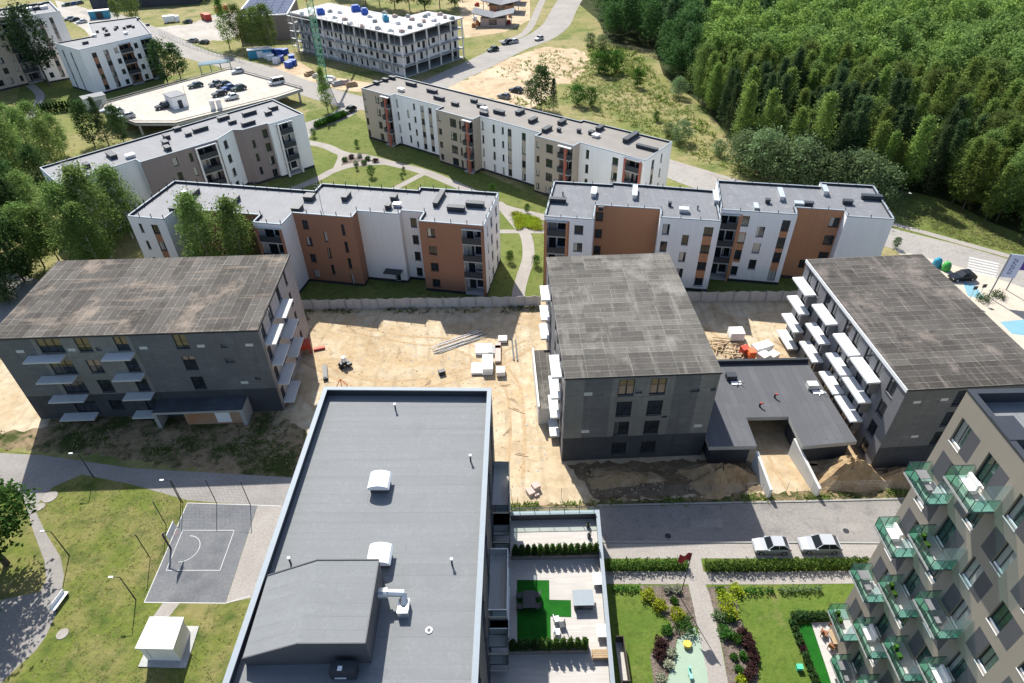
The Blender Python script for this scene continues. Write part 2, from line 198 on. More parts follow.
# ------------------------------------------------------------------ mesh helpers
class MB:
    def __init__(s): s.v, s.f, s.m = [], [], []
    def poly(s, pts, mi=0):
        n = len(s.v); s.v += [tuple(p) for p in pts]; s.f.append(tuple(range(n, n+len(pts)))); s.m.append(mi); return s
    def box(s, x0, y0, z0, x1, y1, z1, mi=0, top=None):
        n = len(s.v); s.v += [(x0,y0,z0),(x1,y0,z0),(x1,y1,z0),(x0,y1,z0),(x0,y0,z1),(x1,y0,z1),(x1,y1,z1),(x0,y1,z1)]
        for k, q in enumerate(((3,2,1,0),(4,5,6,7),(0,1,5,4),(1,2,6,5),(2,3,7,6),(3,0,4,7))):
            s.f.append(tuple(n+i for i in q)); s.m.append(top if (k == 1 and top is not None) else mi)
        return s
    def bar(s, p, q, r, n=6, mi=0, r2=None):
        p, q = Vector(p), Vector(q); d = (q-p); 
        if d.length < 1e-6: return s
        d.normalize(); a = d.orthogonal().normalized(); b = d.cross(a); k = len(s.v); r2 = r if r2 is None else r2
        for c, rr in ((p, r), (q, r2)):
            for i in range(n):
                t = 2*math.pi*i/n; s.v.append(tuple(c+(a*math.cos(t)+b*math.sin(t))*rr))
        for i in range(n): s.f.append((k+i, k+(i+1)%n, k+n+(i+1)%n, k+n+i)); s.m.append(mi)
        s.f.append(tuple(k+i for i in reversed(range(n)))); s.m.append(mi); s.f.append(tuple(k+n+i for i in range(n))); s.m.append(mi); return s
    def prism(s, pts, z0, z1, mi=0, top=None):
        n = len(s.v); k = len(pts); s.v += [(x, y, z0) for x, y in pts]+[(x, y, z1) for x, y in pts]
        for i in range(k): s.f.append((n+i, n+(i+1)%k, n+k+(i+1)%k, n+k+i)); s.m.append(mi)
        s.f.append(tuple(n+i for i in reversed(range(k)))); s.m.append(mi); s.f.append(tuple(n+k+i for i in range(k))); s.m.append(mi if top is None else top); return s
    def add(s, o, M):
        n = len(s.v); s.v += [tuple(M@Vector(p)) for p in o.v]; s.f += [tuple(n+i for i in f) for f in o.f]; s.m += o.m; return s
    def mesh(s, name, mats):
        me = bpy.data.meshes.new(name); me.from_pydata(s.v, [], s.f)
        for m in (mats if isinstance(mats, (list, tuple)) else [mats]): me.materials.append(m)
        me.polygons.foreach_set('material_index', s.m); me.update(); return me
    def obj(s, name, mats, parent=None, **kw): return ob(name, s.mesh(name, mats), parent, **kw)
def ob(name, me, parent=None, loc=(0,0,0), rz=0, scale=None):
    o = bpy.data.objects.new(name, me); COL.objects.link(o); o.location = loc; o.rotation_euler = (0, 0, rz)
    if scale: o.scale = scale if isinstance(scale, tuple) else (scale,)*3
    if parent: o.parent = parent
    return o
def tag(o, label, cat, group=None, kind=None):
    o['label'] = label; o['category'] = cat
    if group: o['group'] = group
    if kind: o['kind'] = kind
    return o
def thing(name, label, cat, loc=(0,0,0), rz=0, group=None, kind=None):
    o = ob(name, None, None, loc, rz); o.empty_display_size = .5; return tag(o, label, cat, group, kind)
def np_mesh(name, V, Q, mats, mi=None):
    me = bpy.data.meshes.new(name); V = np.asarray(V, dtype=np.float32); Q = np.asarray(Q, dtype=np.int32)
    me.vertices.add(len(V)); me.vertices.foreach_set('co', V.ravel()); me.loops.add(Q.size); me.loops.foreach_set('vertex_index', Q.ravel())
    k = Q.shape[1]; me.polygons.add(len(Q)); me.polygons.foreach_set('loop_start', np.arange(0, Q.size, k, dtype=np.int32))
    for m in mats: me.materials.append(m)
    if mi is not None: me.polygons.foreach_set('material_index', np.asarray(mi, dtype=np.int32))
    me.update(calc_edges=True); return me
def smooth(pts, closed=True, n=5):
    out = []; k = len(pts)
    for i in (range(k) if closed else range(k-1)):
        g = (lambda j: pts[j % k]) if closed else (lambda j: pts[max(0, min(k-1, j))])
        p0, p1, p2, p3 = g(i-1), g(i), g(i+1), g(i+2)
        for j in range(n):
            t = j/n; out.append(tuple(.5*((2*b)+(c-a)*t+(2*a-5*b+4*c-d)*t*t+(3*b-a-3*c+d)*t**3) for a, b, c, d in zip(p0, p1, p2, p3)))
    if not closed: out.append(pts[-1])
    return out
def px(*L, z=0): return [W(a, b, z) for a, b in L]
LAY = [0.0]
def jag(pts, amp, step=1.5, seed=1):
    g = random.Random(seed); out = []
    for p, q in zip(pts, pts[1:]+pts[:1]):
        n = max(1, int(math.dist(p, q)/step))
        for k in range(n): out.append((p[0]+(q[0]-p[0])*k/n+g.uniform(-amp, amp), p[1]+(q[1]-p[1])*k/n+g.uniform(-amp, amp)))
    return out
def sheet(name, pts, z, mat, label, cat, kind='structure', curve=False, group=None, raised=None, rough=0):
    if curve: pts = smooth(pts)
    if rough: pts = jag(pts, rough, rough*1.6, len(pts))
    a = sum(p[0]*q[1]-q[0]*p[1] for p, q in zip(pts, pts[1:]+pts[:1]))
    if a < 0: pts = pts[::-1]
    mb = MB(); 
    if raised: mb.prism(pts, 0, z)
    else: mb.poly([(x, y, z) for x, y in pts])
    return tag(mb.obj(name, mat), label, cat, group, kind)
RC = [0]
def ribbon(name, pts, w, z, mat, label, cat='path', kind='structure', h=None):
    RC[0] += 1; z += RC[0]*.0007
    P = [Vector(p) for p in smooth(pts, False, 6)]; mb = MB(); L = []
    for i, p in enumerate(P):
        d = (P[min(i+1, len(P)-1)]-P[max(i-1, 0)]).normalized(); n = Vector((-d.y, d.x)); L.append((p+n*w/2, p-n*w/2))
    for (a, b), (c, d) in zip(L, L[1:]):
        mb.poly([(b.x,b.y,z),(d.x,d.y,z),(c.x,c.y,z),(a.x,a.y,z)])
        if h: mb.poly([(a.x,a.y,z),(c.x,c.y,z),(c.x,c.y,z-h),(a.x,a.y,z-h)]); mb.poly([(d.x,d.y,z),(b.x,b.y,z),(b.x,b.y,z-h),(d.x,d.y,z-h)])
    return tag(mb.obj(name, mat), label, cat, None, kind)
def inset(poly, t):
    k = len(poly); out = []
    for i in range(k):
        p0, p1, p2 = (Vector(poly[j % k]) for j in (i-1, i, i+1)); d1 = (p1-p0).normalized(); d2 = (p2-p1).normalized()
        n1, n2 = Vector((-d1.y, d1.x)), Vector((-d2.y, d2.x)); c = 1+n1.dot(n2); m = (n1+n2)/max(c, .3); q = p1+m*t; out.append((q.x, q.y))
    return out
# ------------------------------------------------------------------ buildings
_WC = {}
def window_mesh(w, h, kind, fm, pm):
    key = (round(w, 2), round(h, 2), kind, fm.name, pm.name)
    if key not in _WC:
        f = MB(); b = .07; y0, y1 = .0, .09
        f.box(0, y0, 0, w, y1, b); f.box(0, y0, h-b, w, y1, h); f.box(0, y0, b, b, y1, h-b); f.box(w-b, y0, b, w, y1, h-b)
        nm = {'n': 0, 'd': 0, 'w': 1, 't': 2, 'q': 1, 'c': 1}[kind]
        for k in range(nm):
            x = w*(k+1)/(nm+1); f.box(x-.03, y0+.01, b, x+.03, y1-.01, h-b)
        if kind == 'q': f.box(b, y0+.012, h*.5-.03, w-b, y1-.012, h*.5+.03)
        if kind in 'wnqt': f.box(-.04, -.20, -.06, w+.04, -.002, -.005, 1)
        if 'tower' in fm.name: f.box(b, -.06, b, w-b, -.001, b+.16, 1)
        p = MB(); p.poly([(b, .05, b), (w-b, .05, b), (w-b, .05, h-b), (b, .05, h-b)])
        _WC[key] = (f.mesh('window', [fm, WMETAL if 'tower' in fm.name else CHARC]), p.mesh('pane', pm))
    return _WC[key]
class Building:
    def __init__(s, name, label, o, ang, poly, h, mats, walls, roof, par=.35, cat='building', group=None, cope=COPE, fm=FRAMED, pm=PANE, depth=.17, z0=0.0, plinth=None, overhang=0, default=0):
        s.o, s.ang, s.poly, s.h, s.fm, s.pm, s.depth = o, RAD(ang), poly, h, fm, pm, depth
        s.root = thing(name, label, cat, (o[0], o[1], 0), s.ang, group); s.E = []
        mb = MB(); k = len(poly); s.ztop = h
        for i in range(k):
            a, b = Vector(poly[i]), Vector(poly[(i+1) % k]); d = (b-a).normalized(); s.E.append((a, d, Vector((-d.y, d.x)), (b-a).length))
        wins = []
        for i in range(k):
            w = walls.get(i, {}); base = w.get('mat', default); opens = w.get('open', []); zones = list(w.get('zones', []))
            if plinth is not None: zones.append((0, 999, -1, .55, plinth))
            s.wall(mb, i, z0, h, opens, zones, base)
            wins += [(i,)+tuple(x) for x in opens if x[4][0] not in 'RH']
        s.body = mb.obj('wall', mats, s.root)
        rm = MB(); t = .3
        if overhang:
            rm.prism(inset(poly, -overhang), h, h+.28, 1, 0); s.roof = rm.obj('roof', [roof, CHARC], s.root); s.zr = h+.28
        else:
            ins = inset(poly, t); s.zr = h-par
            rm.poly([(x, y, s.zr) for x, y in ins], 0)
            for i in range(k):
                p, q = ins[i], ins[(i+1) % k]; rm.poly([(q[0],q[1],s.zr),(p[0],p[1],s.zr),(p[0],p[1],h),(q[0],q[1],h)], 1)
            s.roof = rm.obj('roof', [roof, CHARC if par > .8 else PLINTH], s.root)
            cm = MB(); A, B = inset(poly, -.04), inset(poly, .24 if h < 18 else .42)
            for i in range(k):
                j = (i+1) % k; a, b, c, d = A[i], A[j], B[j], B[i]
                cm.poly([(a[0],a[1],h+.04),(b[0],b[1],h+.04),(c[0],c[1],h+.04),(d[0],d[1],h+.04)]); cm.poly([(a[0],a[1],h-.1),(b[0],b[1],h-.1),(b[0],b[1],h+.04),(a[0],a[1],h+.04)]); cm.poly([(c[0],c[1],h-.08),(d[0],d[1],h-.08),(d[0],d[1],h+.04),(c[0],c[1],h+.04)])
            cm.obj('coping', cope, s.roof)
        for i, u0, u1, a, b, kind in wins: s.win(i, u0, u1, a, b, kind)
    def P(s, i, u, v, z):
        a, d, n, L = s.E[i]; q = a+d*u+n*v; return (q.x, q.y, z)
    def wall(s, mb, i, z0, z1, opens, zones, base):
        L = s.E[i][3]; us, zs = {0, L}, {z0, z1}
        for x in list(opens)+list(zones):
            us |= {max(0, min(L, x[0])), max(0, min(L, x[1]))}; zs |= {max(z0, min(z1, x[2])), max(z0, min(z1, x[3]))}
        us, zs = sorted(us), sorted(zs); P = lambda u, v, z: s.P(i, u, v, z)
        def mat(u, z):
            r = base
            for x in zones:
                if x[0] < u < x[1] and x[2] < z < x[3]: r = x[4]
            return r
        for u0, u1 in zip(us, us[1:]):
            if u1-u0 < 1e-4: continue
            for a, b in zip(zs, zs[1:]):
                if b-a < 1e-4: continue
                u, z = (u0+u1)/2, (a+b)/2
                if any(x[0] < u < x[1] and x[2] < z < x[3] for x in opens): continue
                mb.poly([P(u0,0,a), P(u1,0,a), P(u1,0,b), P(u0,0,b)], mat(u, z))
        for x in opens:
            u0, u1, a, b, kd = x[:5]; dp = float(kd[1:]) if kd[0] in 'RH' else s.depth+.05; mi = mat((u0+u1)/2, (a+b)/2)
            if len(x) > 5: mi = x[5]
            mb.poly([P(u0,0,a),P(u1,0,a),P(u1,dp,a),P(u0,dp,a)], mi); mb.poly([P(u0,dp,b),P(u1,dp,b),P(u1,0,b),P(u0,0,b)], mi)
            mb.poly([P(u0,0,a),P(u0,dp,a),P(u0,dp,b),P(u0,0,b)], mi); mb.poly([P(u1,dp,a),P(u1,0,a),P(u1,0,b),P(u1,dp,b)], mi)
            if kd[0] in 'RH': mb.poly([P(u0,dp,a),P(u1,dp,a),P(u1,dp,b),P(u0,dp,b)], mi)
    def place(s, o, i, u, v, z):
        o.parent = s.root if o.parent is None else o.parent; o.location = s.P(i, u, v, z); d = s.E[i][1]; o.rotation_euler = (0, 0, math.atan2(d.y, d.x)); return o
    def win(s, i, u0, u1, a, b, kind='w', v=None, fm=None, pm=None):
        f, p = window_mesh(u1-u0, b-a, kind, fm or s.fm, pm or s.pm); nm = 'door' if kind == 'd' else 'window'
        o = s.place(ob(nm, f), i, u0, s.depth-.05 if v is None else v-.1, a); ob('pane', p, o); return o
    def part(s, name, mats, i, u, v, z, fn, parent=None):
        mb = MB(); fn(mb); return s.place(mb.obj(name, mats, parent), i, u, v, z)
    def wl(s, pxy, z):
        x, y = W(pxy[0], pxy[1], z); dx, dy = x-s.o[0], y-s.o[1]; c, q = math.cos(s.ang), math.sin(s.ang); return (dx*c+dy*q, -dx*q+dy*c)
    def vents(s, L, mats=(CHARC, SHINY)):
        for p, du, dv, h, mi in L:
            u, v = s.wl(p, s.zr+h*.7); mb = MB(); mb.box(-du/2, -dv/2, 0, du/2, dv/2, h*.8, mi); mb.box(-du/2-.08, -dv/2-.08, h*.8, du/2+.08, dv/2+.08, h*.8+.12, 1 if mi else 0)
            ob('roof_vent', mb.mesh('roof_vent', mats), s.roof, (u, v, s.zr))
    def posts(s, h=.7, step=2.2):
        ins = inset(s.poly, .1); me = MB().box(-.05,-.05,0,.05,.05,h).mesh('lightning_rod', CHARC)
        for p, q in zip(ins, ins[1:]+ins[:1]):
            n = max(1, int(math.dist(p, q)/step))
            for k in range(n): 
                x, y = (p[0]+(q[0]-p[0])*k/n, p[1]+(q[1]-p[1])*k/n); ob('lightning_rod', me, s.roof, (x, y, s.h+.04))
    def bay(s, i, u0, u1, floors, fh, depth, post=None, proud=.25, rail=CHARC, pmat=BROWN, canopy=True, pw=.35, wins=True):
        for k, z in enumerate(floors):
            sl = s.part('balcony', CONC, i, u0, -proud, z, lambda mb: mb.box(.02, 0, -.22, u1-u0-.02, depth+proud-.02, 0))
            if k or z > 1.2:
                def rl(mb):
                    mb.box(.05, .02, .04, u1-u0-.05, .07, 1.05); mb.box(.02, 0, 1.05, u1-u0-.02, .09, 1.12)
                    if proud > .3:
                        for x in (.05, u1-u0-.1): mb.box(x, .07, .04, x+.05, proud, 1.05)
                ob('railing', (lambda m: (rl(m), m.mesh('railing', rail))[1])(MB()), sl)
            if wins:
                w = u1-u0; s.win(i, u0+w*.12, u0+w*.45, z+.05, z+2.25, 'd', depth); s.win(i, u0+w*.52, u0+w*.9, z+.6, z+2.25, 'w', depth)
        if canopy: s.part('canopy', CONCL, i, u0, -proud, floors[-1]+fh-.75, lambda mb: mb.box(0, 0, 0, u1-u0, depth+proud-.03, .16))
        if post is not None:
            for q in post: s.part('column', pmat, i, u0+q, -proud-.03, 0, lambda mb: mb.box(-pw/2, 0, 0, pw/2, pw, floors[-1]+fh-.72))
    def slab(s, i, u0, u1, z, d=1.5, t=.3, mat=SLABW, fins=(), fin_h=2.9):
        o = s.part('balcony', mat, i, u0, -d, z, lambda mb: mb.box(0, 0, -t, u1-u0, d-.01, 0))
        for x in fins: ob('side_wall', (lambda m: (m.box(0, .6, 0, .18, d-.01, fin_h), m.mesh('side_wall', GREYS))[1])(MB()), o, (x if x >= 0 else u1-u0-.25, 0, -t-fin_h-.003))
        return o
def rows(cols, tops, hh): return [(a, b, t-h, t, k) for a, b, k, h in [(c[0], c[1], c[2], c[3] if len(c) > 3 else hh) for c in cols] for t in tops]
T4 = [12.7, 9.35, 6.0, 2.65]
b1 = Building('apartment_block', 'white and red-brown apartment block with stepped front and birches before it', (-65.25, 100.75), -11.5,
  [(0,0),(7,0),(7,4),(22.5,4),(22.5,1.4),(27.7,1.4),(27.7,5.6),(38.4,5.6),(38.4,8),(45.9,8),(45.9,9.3),(49.9,9.3),(49.9,6.2),(61,6.2),(61,18.4),(46.5,18.4),(46.5,17.1),(28,17.1),(28,14),(0,14)], 14,
  [GREYW, BROWN, PLINTH], {0: dict(open=rows([(1.6,2.2,'n'), (4.0,5.3,'w')], T4, 1.7), zones=[(4.0,5.3,.6,12.7,1)]), 2: dict(mat=1, open=rows([(3,4.3,'w'),(8,9.3,'w')], T4, 1.6)), 3: dict(mat=1), 4: dict(open=[(.3,4.9,.3,13.2,'R1.6')]),
   6: dict(mat=1, open=rows([(1.3,2.4,'w')], T4, 1.7)+rows([(4.9,5.5,'n')], [10.8,7.5,4.1], 2.0)+rows([(8.4,9.0,'n')], [12.5,9.1,5.8,2.5], 2.1)), 7: dict(mat=1),
   8: dict(open=[(5.2,6.2,.3,2.4,'d')]), 10: dict(open=rows([(1.4,2.5,'w')], T4, 1.8)), 11: dict(mat=1), 12: dict(mat=1, open=rows([(1.3,2.7,'w')], T4, 1.65)+[(7.3,10.7,.3,13.3,'R1.7',0)]),
   13: dict(open=rows([(2.2,2.8,'n'),(5,6.2,'w'),(9,10.2,'w')], T4, 1.8)), 19: dict(open=rows([(2,3.3,'w'),(6,7.2,'w'),(10,11.3,'w')], T4, 1.7)), 18: dict(open=rows([(3,4.4,'w'),(9,10.4,'w'),(15,16.4,'w'),(21,22.4,'w')], T4, 1.7)), 14: dict(open=rows([(3,4.4,'w'),(9,10.4,'w')], T4, 1.7))}, ROOF1, .4, plinth=2)
b1.bay(4, .3, 4.9, [.4, 3.75, 7.1, 10.45], 3.35, 1.6, [.1, 4.5]); b1.bay(12, 7.3, 10.7, [.4, 3.75, 7.1, 10.45], 3.35, 1.7, [3.5], .3); b1.posts()
b1.vents([((191,194),.8,4.2,1,0),((174,208),1.6,.9,.9,0),((184,192),.6,.6,.6,1),((234,199),.8,2.6,1,0),((309,196),1.6,1.6,1,0),((297,207),1.4,1.8,.9,0),((346,195),.9,2.4,1,0),((394,196),.9,1.6,1,0),((388,205),.8,1.2,1,0),((397,204),1.2,.8,.7,1),((439,197),.8,5.2,1,0),((456,207),3,1,1,0),((475,203),3.1,1,1,0)])
b1.part('entrance_canopy', CHARC, 8, 3.6, -1.6, 2.6, lambda mb: mb.box(0, 0, 0, 3.2, 1.59, .18)); b1.part('antenna', SCAF, 6, 4, 3, 13.6, lambda mb: (mb.bar((0,0,0),(0,0,5),.05), mb.bar((-.8,0,4.4),(.8,0,4.4),.03), mb.bar((-.6,0,3.8),(.6,0,3.8),.03)))
b2 = Building('apartment_block', 'white apartment block with deep ochre-orange recess on its front', (5.83, 97.6), -10.5, [(0,0),(8.2,0),(8.2,5.2),(19.05,5.2),(19.05,2.3),(28.8,2.3),(28.6,13.6),(10.4,14.4),(10.4,13.5),(0,13.5)], 14,
  [WHITE, ORANGE, PLINTH], {0: dict(open=[(.25,3.9,.3,13.3,'R1.7')]+rows([(5.1,6.6,'w')], T4, 1.7), zones=[(0,.26,0,13.3,1),(3.89,4.25,0,13.3,1)]), 2: dict(mat=1, open=rows([(.15,1.4,'w')], T4, 1.7)),
   4: dict(open=rows([(.6,1.75,'n')], [12.8,9.5,6.2,2.9], 2.0)+rows([(4.0,5.1,'n')], [11,7.7,4.4], 1.9)+rows([(7.3,8.8,'w')], [12.75,9.4,6.0,2.75], 1.6), zones=[(7.3,8.8,2.7,12.7,1)]), 9: dict(mat=0, zones=[(10,13.5,0,13.3,1)], open=rows([(3,4.2,'w'),(7,8.2,'w')], T4, 1.7)), 5: dict(open=rows([(4,5.2,'w')], T4, 1.7)), 6: dict(open=rows([(3,4.2,'w'),(8,9.2,'w'),(13,14.2,'w')], T4, 1.7))}, ROOF2, .35, plinth=2)
b2.bay(0, .25, 3.9, [.4, 3.75, 7.1, 10.45], 3.35, 1.7, [.1, 3.6], pmat=ORANGE); b2.posts(.45, 2.6)
b2.vents([((558,199),2.8,.8,.9,0),((594,191),.8,2.6,1,1),((635,191),.7,4,1,1),((670,203),.5,.5,.8,0),((684,209),1.5,1,.8,1),((716,196),.8,4,1,1),((601,207),.8,.8,.8,0),((563,193),.2,.2,.7,0),((698,207),.2,.2,.7,0)])
b3 = Building('apartment_block', 'white apartment block with orange bands, right beyond the slab with white balconies', (35.51, 98.05), -11, [(0,.6),(12.3,.6),(12.3,3.2),(20.1,3.2),(20.1,1.2),(27.4,1.2),(27.1,13.7),(18,13.7),(18,12),(0,12)], 14,
  [WHITE, ORANGE, PLINTH], {0: dict(open=[(.2,3.4,.3,13.3,'R1.7')]+rows([(3.75,4.9,'n')], [13.1,9.8,6.5,3.2], 1.9)+rows([(6.5,7.75,'n')], [11.3,8.1,4.8], 1.95)+rows([(10.2,11.5,'w')], [12.8,9.5,6.6,2.9], 2.0), zones=[(3.75,4.9,4,10,1),(10.2,11.5,2.8,12.7,1),(3.35,3.72,0,13.3,1)]),
   2: dict(mat=1, open=rows([(6.0,7.6,'w')], [12.6,9.2,5.9,2.6], 1.8)+[(3.2,4.2,2.4,4,'w')]), 5: dict(open=rows([(4,5.2,'w'),(8,9.2,'w')], T4, 1.7))}, ROOF2, .35, plinth=2)
b3.bay(0, .2, 3.4, [.4, 3.75, 7.1, 10.45], 3.35, 1.7, [3.1], pmat=ORANGE); b3.posts(.45, 2.6)
b3.vents([((781,193),.7,3.6,1,1),((825,189),.7,2.6,1,1),((768,200),.7,.7,.8,0),((799,203),1.4,.9,.8,1),((809,203),1.4,.7,.9,0),((848,201),1.5,.8,.8,0),((872,196),3.2,.8,.9,0),((756,206),.6,1.8,.8,1)])
T3 = [11.9, 8.7, 5.5, 2.4]
b4 = Building('apartment_block', 'long white and beige apartment block with dark red balcony columns', (-37.19, 168.89), -38,
  [(0,.5),(10.4,.5),(10.4,2),(26.2,2),(26.2,-.3),(37.5,-.3),(37.5,2.3),(54.5,2),(54.5,0),(64.4,0),(64.4,2.3),(79.8,2),(79.8,13.6),(58,13.6),(58,12.6),(0,12.6)], 13,
  [WHITE, BEIGE, PLINTH], {0: dict(mat=1, open=rows([(.2,1.1,'w'),(4.8,6.1,'q')], T3, 1.7)+[(7.4,10.2,.3,12.4,'R1.3')]), 2: dict(open=rows([(.2,.8,'n')], T3, 2)+rows([(3.7,4.4,'n')], [9.9,6.7,3.5], 1.9)+rows([(6,6.7,'n')], T3, 1.5)+rows([(8.5,9.6,'w'),(11.1,12.2,'w')], T3, 1.4), zones=[(8.5,9.6,1,10.5,1),(11.1,12.2,1,10.5,1)]),
   3: dict(mat=1), 4: dict(mat=1, open=rows([(.5,1.5,'n'),],T3,1.4)+rows([(4.3,6.2,'q')], T3, 1.9)+rows([(7.1,7.7,'n')], T3, 1.9)+[(8.6,11.2,.3,12.4,'R1.3')]), 5: dict(mat=1),
   6: dict(open=rows([(.4,1.0,'n'),(3.6,4.3,'n')], T3, 1.9)+rows([(6.3,6.9,'n')], T3, 1.6)+rows([(8,9.1,'w'),(12,13.1,'w')], T3, 1.6), zones=[(8,9.1,1,10.5,1),(12,13.1,1,10.5,1)]),
   7: dict(mat=1), 8: dict(mat=1, open=rows([(.5,1.3,'n')], T3, 1.4)+rows([(3,4.7,'q')], T3, 1.8)+[(6.4,9.6,.3,12.4,'R1.3')]), 9: dict(mat=1), 10: dict(open=rows([(1.6,2.4,'n')], T3, 1.9)+rows([(8,9.4,'w')], T3, 1.6)+[(10.9,14.6,.3,12.2,'R1.3')], zones=[(8,9.4,1,10.5,1),(10.6,14.9,.3,12.2,1)]),
   11: dict(open=rows([(3,4.2,'w'),(7,7.7,'n')], T3, 1.9), zones=[(3,4.2,1,10.5,1)]), 15: dict(mat=1, open=rows([(3,4.2,'w'),(8,9.2,'w')], T3, 1.7))}, ROOF3, .3, plinth=2)
for i, u0, u1 in ((0,7.4,10.2),(4,8.6,11.2),(8,6.4,9.6)): b4.bay(i, u0, u1, [.4,3.6,6.8,10.0], 3.2, 1.3, [(u1-u0)*.62], .9, pmat=REDBR, pw=.55)
b4.bay(10, 10.9, 14.6, [.4,3.6,6.8,10.0], 3.2, 1.3, [.1, 3.6], .3, pmat=REDBR)
b4.vents([((376,82),1.6,.9,.8,0),((385,79),1.5,.8,.8,0),((392,77),1.8,.8,.8,0),((411,83),3.2,.9,.9,0),((401,89),1.6,.9,.8,1),((432,90),3,.9,.9,0),((439,97),3,.9,.9,0),((455,103),1.8,.9,.8,0),((474,100),1.6,.9,.8,0),((481,105),2,.9,.8,0),((484,108),1.6,.9,.7,1),((484,112.5),2,.9,.8,0),((499,111),2.8,.9,.9,0),((520,111),1,2.4,.9,0),((533,119),1,2.4,.9,0),((547,128),1,2.6,.9,0),((562,121),1,2.2,.9,0),((559,129),.7,.7,.8,0),((579,130),.7,.7,.8,0),((591.7,131.6),1,1.2,.8,0),((596,135),1.4,1.2,.6,1),((600,127),.9,2.2,.9,0),((631,136),1,5.2,1,0),((647,147),4.6,.8,.7,0)])
b5 = Building('apartment_block', 'white and grey-brown apartment block beside the parking deck, tall birches at its end', (-85.43, 116.04), 45,
  [(0,0),(14.8,.8),(14.8,-1.2),(31,-1.6),(36,1.2),(37.6,-.5),(43.2,-1),(43.2,-1.8),(52,-1.9),(52.4,12.6),(0,11.4)], 13, [WHITE, TAUPE, PLINTH],
  {0: dict(open=rows([(3,4.3,'w'),(9,10.3,'w')], T3, 1.7)), 1: dict(mat=0), 2: dict(mat=1, open=rows([(6,7,'w')], T3, 1.7)+rows([(9.5,10.2,'n')], T3, 1.8)+[(11,15.6,.3,12.4,'R1.5')]), 3: dict(open=rows([(1.6,2.9,'w')], T3, 1.8)), 4: dict(mat=1), 5: dict(mat=1, open=rows([(1.2,1.9,'n')], [10.2,7,3.8], 1.7)+rows([(4,5.2,'w')], T3, 1.9)),
   7: dict(open=[(1.6,5.4,.3,12.4,'R1.5')]), 8: dict(open=rows([(9,10.2,'w')], T3, 1.7)), 10: dict(open=rows([(2,3.2,'w'),(5,6.2,'w'),(8,9.2,'w')], T3, 1.7))}, ROOF1, .3, plinth=2)
b5.bay(2, 11, 15.6, [.4,3.6,6.8,10.0], 3.2, 1.5, [.1,4.5], .7, pmat=GREYW); b5.bay(7, 1.6, 5.4, [.4,3.6,6.8,10.0], 3.2, 1.5, [.1,3.7], .7, pmat=GREYW)
b5.vents([((66,165),1.2,2,.9,0),((86,164),.9,1.8,.9,0),((111,154),1.2,3.2,.9,0),((130,155),1.6,1.2,.7,1),((166,135.5),1,1.8,.9,0),((165,141.6),1,1.8,.9,0),((167,147),1,1.8,.9,0),((177,128),1.4,1,.8,0),((188,133.5),1.2,.9,.7,0),((200,128),3.2,1.1,.9,0),((223,117),2.6,1.1,.9,0),((232,121),1.6,1.1,.8,0),((249,112),3.2,1.1,.9,0),((248,122),3,1.1,.9,0),((273,107),2,1.1,.9,0),((268,112),1.4,1,.9,0)])
a1 = Building('apartment_block', 'small white apartment block with striped brown window bands beyond the parking deck', (-128.08, 208.68), 48, [(0,0),(22.8,1.6),(30.5,28.5),(15.8,33.2),(9.6,13.7),(-1.6,14.7)], 13.5, [WHITE, TAUPE, PLINTH, BROWN],
  {0: dict(open=rows([(3,4.4,'w'),(6.6,8,'w')], T3, 1.3)+rows([(9.8,11,'w'),(16.3,17.5,'w')], T3, 1.5)+[(11.6,15.4,.3,12.6,'R1.4',3),(18.8,22.4,.3,12.6,'R1.4',1)], zones=[(3,4.4,.8,11.8,3),(6.6,8,.8,11.8,1)]), 5: dict(open=rows([(3,3.8,'n'),(8,8.8,'n')], T3, 1.8), zones=[(3,3.8,.8,12,1),(8,8.8,.8,12,1)]), 1: dict(open=rows([(3,4.4,'w'),(9,10.4,'w')], T3, 1.5))}, ROOF1, .3, plinth=2)
for u0, u1 in ((11.6,15.4),(18.8,22.4)): a1.bay(0, u0, u1, [.4,3.6,6.8,10.0], 3.2, 1.4, None, .7)
a1.vents([((85+i*7.3+(i%3)*2, 42-i*1.9-(i*7%5)*2.6), .9 if i%3 else 1.6, .9, .8, i%4==1) for i in range(9)]+[((97+i*9, 31-i*1.2), .7, .7, .7, 0) for i in range(5)])
T6 = [18.6-3.1*i for i in range(6)]
a0 = Building('apartment_block', 'tall grey-brown apartment block with white end section behind the big pine', (-153.7, 225.25), 48, [(-30,-1),(0,0),(0,-4.3),(11.1,-5.9),(14.9,13.1),(-30,16)], 20, [GREYW, BEIGE, PLINTH, TAUPE],
  {0: dict(mat=1, open=rows([(17,18.6,'w'),(20,21.4,'w')], T6, 1.7)+rows([(23.5,24.4,'n')], T6, 1.7)+[(25.2,29.6,.3,19.2,'R1.4',3)]), 2: dict(mat=0, open=rows([(1,2.2,'w')], T6, 1.6)+rows([(4,5.2,'n'),(7.4,8.4,'n')], T6, 1.6), zones=[(4,5.2,1,18.6,3),(7.4,8.4,1,18.6,3)]), 3: dict(mat=0, open=rows([(2,3,'n'),(7,8.4,'w'),(12,13,'n')], T6, 1.7))}, ROOF1, .5, plinth=2)
a0.bay(0, 25.2, 29.6, [.4+3.1*i for i in range(6)], 3.1, 1.4, None, .8)
a0.vents([((22+i*7, 9-i*.8), 2.2, 1.6, 1, i % 2) for i in range(4)]+[((24+i*8, 5-i*.6), 1.4, 1.1, .9, 0) for i in range(3)])
